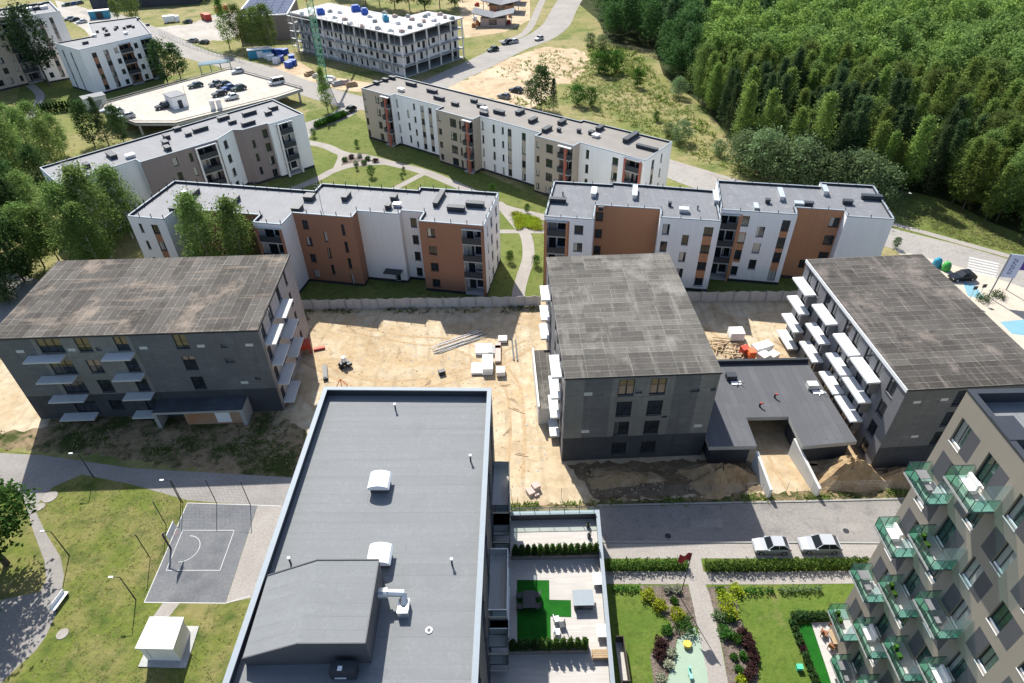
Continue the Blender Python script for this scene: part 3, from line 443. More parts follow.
# ---- three unfinished grey blocks
V4 = [(12.0,14.3),(8.3,10.6),(4.7,7.0),(1.0,3.2)]
def boards(B, i, u0, u1, a, b, mat, n):  # added panels, coloured like the lit ground seen through the building
    w = (u1-u0)/n
    for k in range(n): B.part('view_panel', mat, i, u0+w*k+.1, B.depth+.03, a, lambda mb: mb.box(0, -.06, 0, w-.18, -.02, b-a))
c1 = Building('unfinished_block', 'wide unfinished grey block with weathered roof and shaded front of blue-grey slabs', (-67.6, 66.4), 1.2, [(0,0),(34.6,0),(34.4,18.6),(-.4,18.8)], 14.45, [GREYC, GREYL, GREYD, plain('pinkish_block_wall', (.36,.32,.31), .9, .2, 1.2)],
  {0: dict(open=[(5.8,8.9,a,b,'t') for a, b in V4]+[(10.7,12.5,a,b,'q') for a, b in V4[:3]]+[(10.7,12.5,1.4,3.2,'n')]+[(15.7,17.4,a,b,'w') for a, b in V4]+[(23.4,25.1,a,b,'q') for a, b in V4[:3]]+[(29.0,30.2,9.2,10.1,'H.3'),(29.1,30,11.8,12.5,'H.3'),(32.1,32.9,6,6.6,'H.3'),(12.9,13.6,12,12.7,'H.3')], zones=[(0,40,-1,4.4,2),(5.2,17.9,4.4,14.5,1)]),
   1: dict(mat=3, zones=[(0,.7,0,15,1)], open=[(.9,2.3,a,b,'w') for a, b in V4]+[(4.6,6.4,a,b,'w') for a, b in V4]+[(9.6,11,a,b,'w') for a, b in V4]+[(14,15,a,b,'n') for a, b in V4]), 3: dict(open=[(u,u+1.7,a,b,'w') for u in (3,8,13) for a, b in V4])}, ROOFCV, fm=FRAMED, pm=PANEC, overhang=.12)
boards(c1, 0, 5.8, 8.9, 13.2, 14.2, OCHRE, 3); boards(c1, 0, 5.8, 8.9, 9.9, 10.5, OCHRE, 3); boards(c1, 0, 10.7, 12.5, 12.7, 14.2, OCHRE, 2); boards(c1, 0, 10.7, 12.5, 9.4, 10.5, PEACH, 2); boards(c1, 0, 15.7, 17.4, 13.0, 14.2, OCHRE, 2); boards(c1, 0, 23.4, 25.1, 12.5, 14.2, OCHRE, 2); boards(c1, 0, 23.4, 25.1, 10.0, 10.5, PEACH, 2)
for z in (11.65, 8.05, 4.5, 1.0): c1.slab(0, 3.8, 8.6, z, 1.5, .22, CONCL); c1.slab(0, 13.9, 17.7, z, 1.5, .22, CONCL)
for k, z in enumerate((11.65, 8.05, 4.5, 1.0)):
    c1.slab(1, .7, 5.2, z, 1.5, .22, CONCL); 
    if k < 3: c1.slab(1, 6.6, 11.2, z, 1.5, .22, CONCL)
for u, z in ((2.6,12.2),(9.3,12.2),(18.6,12.1),(26.1,12.1),(32.4,12.0),(30,5.4)): c1.part('wall_vent', CONCL, 0, u, -.04, z, lambda mb: mb.box(0, 0, 0, 1.0, .03, .45))
def porch(mb):
    mb.box(0, 0, 2.6, 12.4, 2.7, 3.0, 1, 3); mb.box(0, 0, 0, .5, 2.69, 2.6, 1); mb.box(11.9, 0, 0, 12.4, 2.69, 2.6, 1); mb.box(3.9, .5, 0, 11.9, .7, 2.6, 0); mb.box(8.2, .45, .3, 10.2, .499, 2.5, 2); mb.box(.5, 2.2, 0, 3.9, 2.69, 2.6, 3)
c1.part('entrance_porch', [BRICKO, CONC, WRAP, GREYD], 0, 17.8, -2.71, 0, porch)
c2 = Building('unfinished_block', 'unfinished grey block with dusty striped roof and two window columns', (6.2, 56.6), 1.6, [(0,0),(18.4,0),(18.2,26.8),(0,26.8)], 14.4, [GREYC, GREYL, GREYD, GREYS],
  {0: dict(open=[(u,u+1.9,a,b,'w') for u in (6.4,10.2) for a, b in [(11.4,14.0),(7.9,10.4),(4.5,6.9),(1.0,3.1)]]+[(8.5,9.3,11.6,12.1,'H.3'),(12.2,12.9,7.3,7.7,'H.3'),(15.2,16.3,11.5,12.1,'H.3'),(17.6,18.2,11.6,12.2,'H.3')], zones=[(0,2.3,4.3,15,1),(5.6,13.1,4.3,15,1),(16.2,19,4.3,15,1),(0,20,-1,4.3,2)]),
   3: dict(mat=3, open=[(u,u+1.5,a,b,'w') for u in (3,7.5,14,17,20.5,23.5) for a, b in V4]), 1: dict(open=[(u,u+1.7,a,b,'w') for u in (4,10,16,21) for a, b in V4[:3]])}, ROOFC2, pm=PANEC, overhang=.12)
boards(c2, 0, 6.4, 8.3, 11.6, 12.9, PEACH, 2); boards(c2, 0, 10.2, 12.1, 11.6, 12.9, PEACH, 2); boards(c2, 0, 6.4, 8.3, 13.0, 13.8, OCHRE, 2); boards(c2, 0, 10.2, 12.1, 13.0, 13.8, OCHRE, 2)
for u0, u1 in ((3, 6.7), (19, 23.3)):
    for z in (11.7, 8.1, 4.6, 1.1)[:3 if u0 < 9 else 4]: c2.slab(3, u0, u1, z, 1.25, .3, SLABW)
for u, z in ((2.3,11.7),(2.3,5.2),(16.6,5.4)): c2.part('wall_vent', CONCL, 0, u, -.04, z, lambda mb: mb.box(0, 0, 0, 1.0, .03, .5))
c2.part('entrance_wing', [CONCL, ROOFC2], 3, 7.5, -2.6, 0, lambda mb: (mb.box(0, 0, 0, 12.5, 2.59, 3.0, 0, 1), mb.box(-.06, -.06, 3.0, 12.56, .2, 3.5, 0)))
c3 = Building('unfinished_block', 'unfinished grey block with rows of white balconies down its side', (45.45, 54.2), 2.6, [(0,0),(17.6,0),(17.4,28.2),(0,28.2)], 13.7, [GREYC, GREYL, GREYD, GREYS],
  {0: dict(open=[(u,u+1.9,a,b,'w') for u in (6.3,11) for a, b in [(10.8,13.3),(7.4,9.8),(4.0,6.4)]], zones=[(0,20,-1,4.0,2)]), 3: dict(mat=3, open=[(u,u+1.5,a,b,'w') for u in (1.4,4,7.2,9.6,13.5,16,19.2,21.8,25) for a, b in [(10.9,13.1),(7.4,9.6),(3.9,6.1),(.6,2.8)]])}, ROOFC, pm=PANEC, overhang=.12, cope=WMETAL)
c3.part('fascia', WMETAL, 3, 0, -.2, 13.5, lambda mb: mb.box(-.1, 0, 0, 28.3, .08, .5))
for u0, u1, zz in ((.2,5,(11.1,7.7,4.3,1.0)),(7.2,12,(11.1,7.7,4.3)),(14.0,18.6,(11.1,7.7,4.3)),(19.0,23.8,(11.1,7.7,4.3))):
    for z in zz: c3.slab(3, u0, u1, z, 1.6, .28, SLABW, (-1,), 1.7 if z > 3 else .5)
for u, z in ((1.4,11.6),(4.6,11.8),(3.4,5.6)): c3.part('wall_vent', CONCL, 0, u, -.04, z, lambda mb: mb.box(0, 0, 0, .9, .03, .4))
# ---- tan block with glass balconies (its side facing -x)
K = .88; tz = lambda z: CAM_H-K*(CAM_H-z)
tn_open, tn_zone, tn_bal = [], [], []
for r in range(9):
    top = tz(27.4-3.93*r)
    for b, u in enumerate((.9, 4.6, 8.5, 12.3, 16.1, 19.9, 23.7)):
        u0, u1 = u*K, (u+2.6)*K; um = u0+(u1-u0)*.52
        if r % 2 == 0: w = (u0, um); p = (um, u1)
        else: p = (u0, um); w = (um, u1)
        isb = (b in (0, 2) and r % 2 == 1 and (b, r) != (2, 1)) or (b in (1, 3) and r % 2 == 0 and (b, r) not in ((3, 0), (3, 2)))
        tn_open.append((w[0], w[1], top-(2.75 if isb else 2.4), top, 'w')); tn_zone.append((p[0], p[1], top-2.4, top, 1))
        if isb: tn_bal.append((u0-.35, u1+.45, top-2.85, b, r))
tan = Building('apartment_tower', 'tan apartment tower with green glass balconies and dark grey panels', (32.1, 33.2), -90, [(0,0),(36,0),(36,24),(0,24)], 33.95, [TANW, PANELD, PLINTH], {0: dict(open=tn_open, zones=tn_zone)}, ROOFF, 1.0, cope=CHARC, fm=plain('tower_frame', (.03,.032,.035), .5, .05), pm=PANEG, depth=.22)
def tan_fill():
    for i, (u0, u1, z, b, r) in enumerate(tn_bal):
        w, d = u1-u0, 1.75; sl = tan.part('balcony', [CONC, CONC], 0, u0, -d, z, lambda mb: mb.box(0, 0, -.2, w, d-.01, 0, 0, 1))
        g = MB()
        for a, q in (((.03, .03), (w-.03, .03)), ((.03, .03), (.03, d-.02)), ((w-.03, .03), (w-.03, d-.02))):
            g.poly([(a[0],a[1],-.25),(q[0],q[1],-.25),(q[0],q[1],1.1),(a[0],a[1],1.1)])
        ob('glass_panel', g.mesh('glass_panel', GLASSG), sl)
        f = MB(); n = 4
        for k in range(n+1): x = .03+(w-.06)*k/n; f.bar((x, .03, -.22), (x, .03, 1.12), .028, 4)
        for x in (.03, w-.03): f.bar((x, .9, -.22), (x, .9, 1.12), .028, 4); f.bar((x, .03, 1.12), (x, d-.02, 1.12), .03, 4); f.bar((x, .03, -.2), (x, d-.02, -.2), .03, 4)
        f.bar((.03, .03, 1.12), (w-.03, .03, 1.12), .03, 4); f.bar((.03, .03, -.2), (w-.03, .03, -.2), .03, 4)
        ob('railing', f.mesh('railing', CHARC), sl)
        s = MB(); x = w+.02; s.poly([(x, .1, -.2), (x, d-.02, -.2), (x, d-.02, 2.7), (x, .1, 2.7)]); ob('side_screen', s.mesh('side_screen', GLASSB), sl)
        q = MB(); 
        if i % 3 == 0: q.box(.5, .5, 0, 1.7, 1.1, .45); q.box(.5, 1.1, 0, 1.7, 1.3, .95)
        elif i % 3 == 1: q.box(.4, .35, .65, 1.3, 1.2, .7); q.box(.8, .7, 0, .9, .8, .65); q.box(1.7, .5, 0, 2.2, 1.0, .45); q.box(1.7, 1.0, .45, 2.2, 1.06, .95)
        else: q.box(.5, .4, 0, .9, .8, .5); q.box(1.1, .4, 0, 1.5, .8, .6); q.box(.55, .45, .5, .85, .75, .9)
        t = ob('balcony_furniture' if i % 3 < 2 else 'planter', q.mesh('furniture', [GREYW, GREYS, LEAF['green']][i % 3]), tan.root); t.location = Vector(tan.P(0, u0, -d, z+.006)); t.rotation_euler = (0, 0, 0); t.rotation_euler = sl.rotation_euler
        t.parent = None; t.matrix_world = Matrix.Translation((32.1, 33.2, 0)) @ Matrix.Rotation(RAD(-90), 4, 'Z') @ Matrix.Translation(t.location) @ Matrix.Rotation(sl.rotation_euler[2], 4, 'Z')
        nm = ('white bench', 'grey table and chair', 'leafy planter')[i % 3]
        tag(t, '%s on the %s storey balcony, %s bay from the tan tower corner' % (nm, ('top','second','third','fourth','fifth','sixth','seventh','eighth','ninth')[r], ('first','second','third','fourth')[b]), ('bench', 'table set', 'planter')[i % 3], 'things on the glass balconies')
tan_fill()
tan.vents([((1010,430),2,1.4,1.2,0)])
# ---- foreground dark block seen on its roof
fg = Building('apartment_block', 'dark grey flat-roofed apartment block with raised parapet and white roof hoods, nearest the camera', (-20.65, 6.0), -1.2, [(0,0),(17.5,0),(17.5,43.75),(.05,44.1)], 20, [GREYS, PANELD], {1: dict(mat=1, open=[(u,u+2,z,z+2.2,'w') for u in (6,14,20,26,33,39) for z in (1,4.3,7.6,10.9,14.2,16.9)]), 2: dict(open=[(u,u+2,z,z+1.7,'w') for u in (2,6.5,11,15) for z in (1.2,4.5,7.8,11.1,14.4)]), 3: dict(open=[(u,u+2,z,z+1.7,'w') for u in (4,10,16,22,28,34,40) for z in (1.2,4.5,7.8,11.1,14.4)])}, ROOFF, .9, depth=.2)
# ------------------------------------------------------------------ details of the foreground block and its terrace
def fgl(x, y): dx, dy = x-fg.o[0], y-fg.o[1]; c, q = math.cos(fg.ang), math.sin(fg.ang); return (dx*c+dy*q, -dx*q+dy*c)
def penthouse():
    mb = MB(); z = fg.zr; S = [(-19.45, z), (-10.5, z), (-10.5, 22), (-15.1, 22.15), (-19.45, 20.15)]
    ya, yb = 21.9, 28.35; A = [(x, ya, q) for x, q in S]; B = [(x, yb, q) for x, q in S]
    mb.poly(A, 1); mb.poly(B[::-1], 1)
    for i in range(5):
        j = (i+1) % 5; mb.poly([A[i], B[i], B[j], A[j]], 0 if i in (2, 3) else 1)
    for (x0, q0), (x1, q1) in ((S[2], S[3]), (S[3], S[4])):
        for yy in (ya-.06, yb-.06): mb.bar((x0, yy+.06, q0+.02), (x1, yy+.06, q1+.02), .06, 4, 1)
    mb.bar((-10.5, ya, 22.02), (-10.5, yb, 22.02), .06, 4, 1)
    T = Matrix.Rotation(-fg.ang, 4, 'Z') @ Matrix.Translation((-fg.o[0], -fg.o[1], 0)); m2 = MB().add(mb, T); m2.obj('penthouse', [ROOFF, PANELD], fg.roof)
penthouse()
def fg_item(name, x, y, z, mb, mats, label=None):
    u, v = fgl(x, y); return ob(name, mb.mesh(name, mats), fg.roof, (u, v, z))
def hood(x, y):
    mb = MB(); mb.box(-.8, -.65, 0, .8, .65, .75, 1)
    for k in range(6):
        a, b = math.pi*k/6, math.pi*(k+1)/6; P = lambda t, yy: (.98*math.cos(t), yy, .8+.5*math.sin(t))
        mb.poly([P(a,-.9), P(a,.9), P(b,.9), P(b,-.9)]); 
    mb.poly([(.98*math.cos(math.pi*k/6), -.9, .8+.5*math.sin(math.pi*k/6)) for k in range(7)]); mb.poly([(.98*math.cos(math.pi*k/6), .9, .8+.5*math.sin(math.pi*k/6)) for k in range(7)][::-1]); mb.box(-.98, -.9, .72, .98, .9, .8)
    fg_item('roof_hood', x, y, fg.zr, mb, [WMETAL, PANELD])
hood(-12.1, 37.6); hood(-11.0, 30.1)
for x, y in ((-12,47.4),(-4.1,40.4),(-5.2,29.6),(-18.3,30)): fg_item('vent_pipe', x, y, fg.zr, MB().bar((0,0,0), (0,0,.75), .08, 8, 0).bar((0,0,.75), (0,0,.9), .13, 8, 1), [CHARC, WMETAL])
fg_item('roof_drain', -6.6, 24.2, fg.zr, MB().bar((0,0,0), (0,0,.08), .26, 14, 0).bar((0,0,.085), (0,0,.1), .14, 12, 1), [WMETAL, CHARC])
fg_item('exhaust_duct', -10.5, 26.5, fg.zr, MB().bar((0,0,1.3), (.7,.05,1.3), .42, 12).bar((.7,.05,1.3), (1.9,.1,1.15), .28, 12).box(1.5, -1.25, 0, 2.3, -.1, .75).bar((1.9,.1,1.2), (1.9,-.6,.7), .25, 10), [SHINY])
fg_item('air_unit', -12.2, 21.1, fg.zr, MB().box(-.9, -.4, .2, .9, .4, 1.3, 1).box(-.6, -.45, .4, .2, -.401, .5, 0).box(-.3, -.3, 1.301, 0, 0, 1.4, 0), [WMETAL, CHARC])
for (p0, p1, w, ty) in ((443, 487, 0, 13.9), (487, 518, 0, 10.6), (530, 592, 1, 13.9), (603, 631, 0, 10.6)):
    ya, yb = W(500, p0, ty+1)[1], W(500, p1, ty+1)[1]; v0, v1 = fgl(0, yb)[1], fgl(0, ya)[1]
    for z in (4.2+3.3*k for k in range(4)):
        if z > ty+.1: continue
        L = v1-v0; sl = fg.part('balcony', [CONC, DECKP], 1, v0, -1.75, z, lambda mb: mb.box(0, 0, -.2, L, 1.74, 0, 0, 1))
        g = MB(); g.poly([(.03,.03,.0),(L-.03,.03,0),(L-.03,.03,1.1),(.03,.03,1.1)]); g.poly([(.03,.03,0),(.03,1.7,0),(.03,1.7,1.1),(.03,.03,1.1)]); g.poly([(L-.03,.03,0),(L-.03,1.7,0),(L-.03,1.7,1.1),(L-.03,.03,1.1)])
        ob('glass_panel', g.mesh('glass_panel', GLASSB), sl)
        f = MB()
        for k in range(5): x = .03+(L-.06)*k/4; f.bar((x,.03,-.1),(x,.03,1.12),.03,4)
        f.bar((.03,.03,1.12),(L-.03,.03,1.12),.05,4); 
        for x in (.03, L-.03): f.bar((x,.03,1.12),(x,1.7,1.12),.05,4)
        ob('railing', f.mesh('railing', WMETAL if w else CHARC), sl)
ZP = 3.0
pe0, pe1 = W(599, 510, ZP+1.1), W(614.6, 683, ZP+1.1); eslope = (pe1[0]-pe0[0])/(pe1[1]-pe0[1]); yN = pe0[1]
ex = lambda y: pe0[0]+(y-pe0[1])*eslope
pod = thing('terrace_podium', 'raised plank terrace with grey parapet beside the dark foreground block', 'terrace', (0, 0, 0))
MB().prism([(-3.0,6),(ex(6),6),(ex(yN),yN),(-2.45,yN)], 0, ZP, 1, 0).obj('terrace_floor', [DECKP, CONC], pod)
MB().prism([(ex(6)-.32,6),(ex(6),6),(ex(yN),yN),(ex(yN)-.32,yN)], ZP+.001, ZP+1.0, 0).prism([(-2.4,yN-.4),(ex(yN)-.33,yN-.4),(ex(yN)-.33,yN),(-2.4,yN)], ZP+.001, ZP+1.0, 0).obj('parapet', [PANELD], pod)
MB().prism([(ex(6)-.38,6),(ex(6)+.05,6),(ex(yN)+.05,yN+.05),(ex(yN)-.38,yN+.05)], ZP+1.003, ZP+1.08).prism([(-2.4,yN-.46),(ex(yN)-.39,yN-.46),(ex(yN)-.39,yN+.05),(-2.4,yN+.05)], ZP+1.003, ZP+1.08).obj('coping', COPE, pod)
rl = MB(); gl = MB(); n = 6
for k in range(n+1):
    x = -1.2+(ex(yN)-.6+1.2)*k/n; rl.bar((x,yN-.2,ZP+1.08),(x,yN-.2,ZP+2.0),.035,5)
rl.bar((-1.2,yN-.2,ZP+2),(ex(yN)-.6,yN-.2,ZP+2),.04,5); gl.poly([(-1.2,yN-.2,ZP+1.1),(ex(yN)-.6,yN-.2,ZP+1.1),(ex(yN)-.6,yN-.2,ZP+1.95),(-1.2,yN-.2,ZP+1.95)])
ro = rl.obj('railing', CHARC, pod); gl.obj('glass_panel', GLASSC, ro)
MB().prism([(0,37.8),(3.4,37.7),(3.3,35.5),(5.5,35.4),(5.4,33.6),(3.3,33.7),(3.2,31.2),(-.1,31.1)], ZP+.004, ZP+.03).obj('artificial_turf', TURF, pod)
PLANTW = membrane('planter_boards', (.20, .19, .18), (.12, .115, .11), 2, .18, 0, .012, .1)
def planter(x0, x1, y0, y1, z, h, label):
    o = MB().prism([(x0,y0),(x1,y0),(x1,y1),(x0,y1)], z+.001, z+h, 0, 1).obj('planter', [PLANTW, MULCH]); return tag(o, label, 'planter')
planter(-.5, 9.0, 40.2, 41.0, ZP, .65, 'long grey planter trough under the upper row of terrace conifers'); planter(-2.3, 6.8, 29.9, 30.7, ZP, .65, 'long grey planter trough under the lower row of terrace conifers')
def table(name, x, y, z, w, d, h, top, leg, label, cat, rz=0, group=None):
    t = thing(name, label, cat, (x, y, z), rz, group); MB().box(-w/2, -d/2, h-.06, w/2, d/2, h).obj('table_top', top, t)
    for a in (-1, 1):
        for b in (-1, 1): MB().box(a*(w/2-.12)-.04, b*(d/2-.12)-.04, 0, a*(w/2-.12)+.04, b*(d/2-.12)+.04, h-.061).obj('leg', leg, t)
    return t
def chair(name, x, y, z, m, label, rz=0, cat='chair', group=None):
    t = thing(name, label, cat, (x, y, z), rz, group); MB().box(-.3, -.3, .4, .3, .3, .48).obj('seat', m, t); MB().box(-.3, .24, .481, .3, .3, .95).obj('backrest', m, t)
    for a in (-.25, .25):
        for b in (-.25, .25): MB().box(a-.03, b-.03, 0, a+.03, b+.03, .399).obj('leg', m, t)
    return t
ZT = ZP+.001
g = thing('garden_kitchen', 'grey topped outdoor kitchen counter standing at the edge of the artificial turf', 'counter', (6.7, 35.1, ZT)); MB().box(-.95, -.75, 0, .95, .75, .95).obj('cabinet', PANELD, g); MB().box(-1.05, -.85, .951, 1.05, .85, 1.03).obj('worktop', COPE, g); MB().box(-.7, -.77, .1, -.05, -.751, .85).obj('door', CHARC, g)
chair('garden_chair', 3.85, 33.2, ZT, WMETAL, 'white garden chair on the terrace, nearer the counter', .2+math.pi/2); chair('garden_chair', 3.8, 31.9, ZT, WMETAL, 'white garden chair on the terrace, nearer the lower planter', math.pi/2-.1); chair('garden_chair', 4.4, 32.6, ZT, CHARC, 'dark garden chair beside two white ones on the terrace', -1.4)
table('side_table', 8.5, 37.4, ZT, 1.1, 1.4, .7, WMETAL, WMETAL, 'white side table by the terrace parapet below the upper planter', 'table'); table('side_table', 8.2, 31.8, ZT, 1.0, 1.3, .7, WMETAL, WMETAL, 'white side table by the terrace parapet near the wooden bench box', 'table')
c = thing('storage_bench', 'slatted wooden storage bench beside the end of the lower planter', 'bench', (8.0, 29.6, ZT)); MB().box(-.95, -.4, 0, .95, .4, .55).obj('box', WOOD, c)
for k in range(4): MB().box(-1, -.42+k*.215, .552, 1, -.42+k*.215+.19, .6).obj('slat', WOOD, c)
table('dining_table', 1.2, 35.2, ZT+.03, 1.3, 1.9, .74, CHARC, CHARC, 'dark dining table standing in the shade on the turf', 'table')
for k, (x, y) in enumerate(((.2, 35.8), (.2, 34.6), (2.1, 35.8), (2.1, 34.6))): chair('dining_chair', x, y, ZT+.03, CHARC, 'dark chair at the shaded terrace dining table', math.pi/2*(1 if x < 1 else -1), 'chair', 'chairs around the shaded terrace table')
# ------------------------------------------------------------------ ground
Z = lambda k: .004*k
sheet('ground', [(-900,-300),(900,-300),(900,1600),(-900,1600)], 0, MEADOW, 'wide olive meadow and rough ground under everything', 'ground')
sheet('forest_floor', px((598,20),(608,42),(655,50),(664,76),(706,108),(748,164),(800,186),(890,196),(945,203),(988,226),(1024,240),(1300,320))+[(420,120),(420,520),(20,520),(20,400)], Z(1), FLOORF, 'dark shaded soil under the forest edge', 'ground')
sheet('verge', px((885,190),(945,200),(990,222),(1040,240),(1100,265),(1120,290),(1040,268),(965,246),(893,228),(860,215)), Z(2), LAWNB, 'bright green grass verge between the wood and the eastern road', 'grass verge', curve=True)
sheet('sand_lot', [(-36,93),(-34,64.5),(-22,58),(-20,46),(-3,45),(-1,49),(62,50.5),(64,54),(64,93)], Z(1), SAND, 'churned pale sand of the building site', 'sand', curve=False)
sheet('site_verge', [(-80,93),(-35,93),(-33,66),(-28,62),(-20,60),(-19.5,51),(-34,55),(-60,60),(-82,62)], Z(2), DIRT, 'weedy dirt strip around the wide unfinished block', 'dirt', rough=.5)
sheet('dry_bank', px((-60,350),(10,360),(47,415),(46,428),(0,432),(-60,432)), Z(3), SAND, 'dry sandy bank at the end of the wide unfinished block', 'bank', rough=.5)
sheet('shade_dark_soil', [(7,56.2),(24,56.3),(31,55.5),(31.5,50.8),(20,50.6),(10,50.2),(8.6,53)], Z(2), SOILSHADE, 'dark turned soil in front of the striped unfinished block', 'soil', rough=.4); sheet('shade_dark_soil', [(37.5,55.2),(46,54.3),(63,55),(63,51.2),(48,51.2),(46.5,53)], Z(2), SOILSHADE, 'dark soil in front of the slab with white balconies', 'soil', rough=.4)  # turned soil, its colour darkened further to deepen the blocks' shade
sheet('site_verge', [(-1,48.0),(8,48.0),(62,50.3),(62,51.4),(30,50.7),(8,49.8),(-1,49.8)], Z(3), DIRT, 'weedy strip between the sand and the street', 'dirt', rough=.25)
sheet('sports_lawn', px((-60,440),(40,455),(90,470),(290,478),(300,470),(230,700),(-200,800),(-200,440)), Z(2), GRASS, 'patchy dry green lawn around the ball court', 'lawn')
sheet('path', px((-60,448),(0,453),(40,455),(130,468),(300,478),(292,507),(257,506),(187,500),(130,484),(82,474.5),(53,487),(34,508),(46,533),(60.5,557),(64,575),(59,607),(46,636),(36,650),(0,684),(-60,720),(-120,640),(0,600),(40,592),(46,580),(44.5,561),(34,533),(26.5,508),(14,492),(0,484),(-60,478)), Z(3), PATH, 'curving asphalt footpath past the ball court', 'path')
crt = sheet('court', px((187.5,503),(257.4,505.5),(225.5,603),(144.3,602.4)), Z(4), COURT, 'grey asphalt ball court with white markings', 'court')
sheet('pavement', px((257.6,505.7),(290,506),(256,597),(225.8,603.2)), Z(4), PATHC, 'pale paved strip along the ball court', 'pavement')
sheet('pavement', px((163,603),(180,603),(168,618),(152,618)), Z(4), PATHC, 'pale paved link between court and white shed', 'pavement')
def lines():
    mb = MB(); q = [W(a, b) for a, b in ((182.7,530.4),(234.3,530.4),(220,570.4),(166.2,570.4))]
    def ln(a, b, w=.07): 
        a, b = Vector(a), Vector(b); d = (b-a).normalized(); n = Vector((-d.y, d.x))*w/2; mb.poly([(p.x,p.y,Z(6)) for p in (a-n,b-n,b+n,a+n)])
    for i in range(4): ln(q[i], q[(i+1)%4])
    cx, cy = W(174, 549); cx += 1.2; r = 1.75
    for k in range(14): 
        a, b = math.pi*(-.5+k/14), math.pi*(-.5+(k+1)/14); ln((cx+r*math.cos(a), cy+r*math.sin(a)), (cx+r*math.cos(b), cy+r*math.sin(b)))
    e = [W(a, b) for a, b in ((187.5,503),(144.3,602.4),(225.5,603.3),(250,596))]; ln(e[0],e[1],.09); ln(e[1],e[2],.09); ln(e[2],e[3],.09); ln(e[0],W(281,506),.09)
    tag(mb.obj('court_markings', LINEW), 'white painted lines and arc on the ball court', 'markings', None, 'structure')
lines()
sheet('road', [(9.2,44.2),(62,42.8),(110,41),(110,47.6),(62,49.2),(9.2,49.2)], Z(4), ASPH, 'grey asphalt street behind the hedges', 'road')
ribbon('kerb', [(9.9,49.35),(36,49.35),(62,49.3),(110,47.8)], .22, .12, KERB, 'stone kerb along the far side of the street', 'kerb', h=.12)
ribbon('pavement', [(9.8,43.1),(36,42.5),(62,41.6)], 2.1, Z(5), PATHC, 'pale strip between street and hedges', 'pavement')
sheet('garden_soil', [(9.6,43.2),(36,42.6),(44,42.3),(44,8),(8.0,8)], Z(2), LAWN, 'mown garden lawn between terrace and tan tower', 'lawn')
ribbon('path', [W(605,577.5),W(690,578),W(770,578),W(862,577)], 1.55, Z(5), PATHC, 'pale paved footpath along the hedges', 'path')
sheet('path', px((688,553),(700,553),(703,570),(706,586),(710,596),(715,617.6),(722,650),(731,700),(710,700),(707,672),(701,645),(694,609),(689,588),(686,572)), Z(6), PATHC, 'pale garden footpath leading to the flagpole', 'path')
sheet('play_surface', px((694,626.5),(700,638),(709,679),(713,705),(664,705),(667,683),(671,668),(675,655),(677,640)), Z(5), RUBBER, 'pale green rubber play surface', 'play surface')
sheet('planting_bed', px((640,585.5),(688,586),(690,594),(695,612),(698,628),(694,626),(676,641),(675,660),(668,676),(663,700),(655,700),(653,676),(650,656),(658,640),(672,630),(671,622),(655,609),(643,597)), Z(4), MULCH, 'bark planting bed on the terrace side of the garden path', 'planting bed')
sheet('planting_bed', px((708,587),(733,586),(738,603),(738,616),(750,637),(758,655),(758,700),(730,700),(724,655),(715,616),(709,597)), Z(4), MULCH, 'bark planting bed on the tan tower side of the garden path', 'planting bed')
sheet('artificial_lawn', px((798,625),(811,622.6),(832,686),(816,690)), Z(4), TURF, 'bright green private lawn strip by the tan tower', 'lawn'); sheet('patio', px((811,622.6),(832,622),(852,660),(866,700),(836,700),(829,676)), Z(5), DECKP, 'light plank patio at the foot of the tan tower', 'patio')
sheet('courtyard_lawn', px((215,190),(308,160),(318,132),(358,118),(545,200),(800,270),(800,296),(300,301),(120,300)), Z(2), LAWNB, 'green courtyard lawns between the apartment blocks', 'lawn')
for nm, L, w in (('behind the pale roofed block', [(300,141),(325,146),(344,154),(366,157),(388,162.7),(423,171.5),(452,183),(470,191),(490,201),(505,208),(522.5,212.5),(552,219)], 2.6), ('curving round the small flower bed', [(240,205),(290,190),(317.6,179),(335,170),(358.6,164),(388,162.7)], 2.4), ('cutting across the lawn to the main walk', [(380,197),(396.6,187.6),(423,174)], 1.7), ('running down to the site fence', [(497,203),(502,206.6),(516.7,224),(526,236),(528.4,256.4),(523,275),(519,290),(517,310)], 2.3), ('joining the corner of the brown block', [(480,231.5),(518,231.5),(560,231.5)], 1.5), ('linking the two courtyard walks', [(340,151),(341,158),(336,169)], 1.7)):
    ribbon('path', px(*L), w, Z(4), PATHC, 'pale courtyard footpath '+nm, 'path')
sheet('planting_bed', px((345,158),(362,153),(384,162),(366,166),(344,167)), Z(3), MULCH, 'round courtyard bed of small dark shrubs', 'planting bed', curve=True); sheet('planting_bed', px((512,212),(540,221),(545,229),(528,230),(519,224)), Z(3), MULCH, 'courtyard bed of yellow-green ground cover', 'planting bed', curve=True)
ribbon('road', px((90,10),(150,32),(190,52),(230,63),(260,71),(300,86),(350,101),(400,108)), 10, Z(5), ROADL, 'pale main road passing the parking deck', 'road'); ribbon('road', px((352,97),(350,108),(335,118),(306,128),(296,140)), 6.5, Z(6), ROADL, 'side road curving towards the courtyard', 'road')
ribbon('road', px((400,104),(440,82),(475,66),(512,48),(540,37),(556,25),(563,12),(570,0),(578,-12)), 11, Z(5), ROADL, 'pale street running past the concrete frame building to the houses', 'road'); ribbon('pavement', px((500,42),(520,36),(530,27),(538,10),(546,-8)), 3, Z(6), PATHC, 'pale pavement climbing beside the far street', 'pavement')
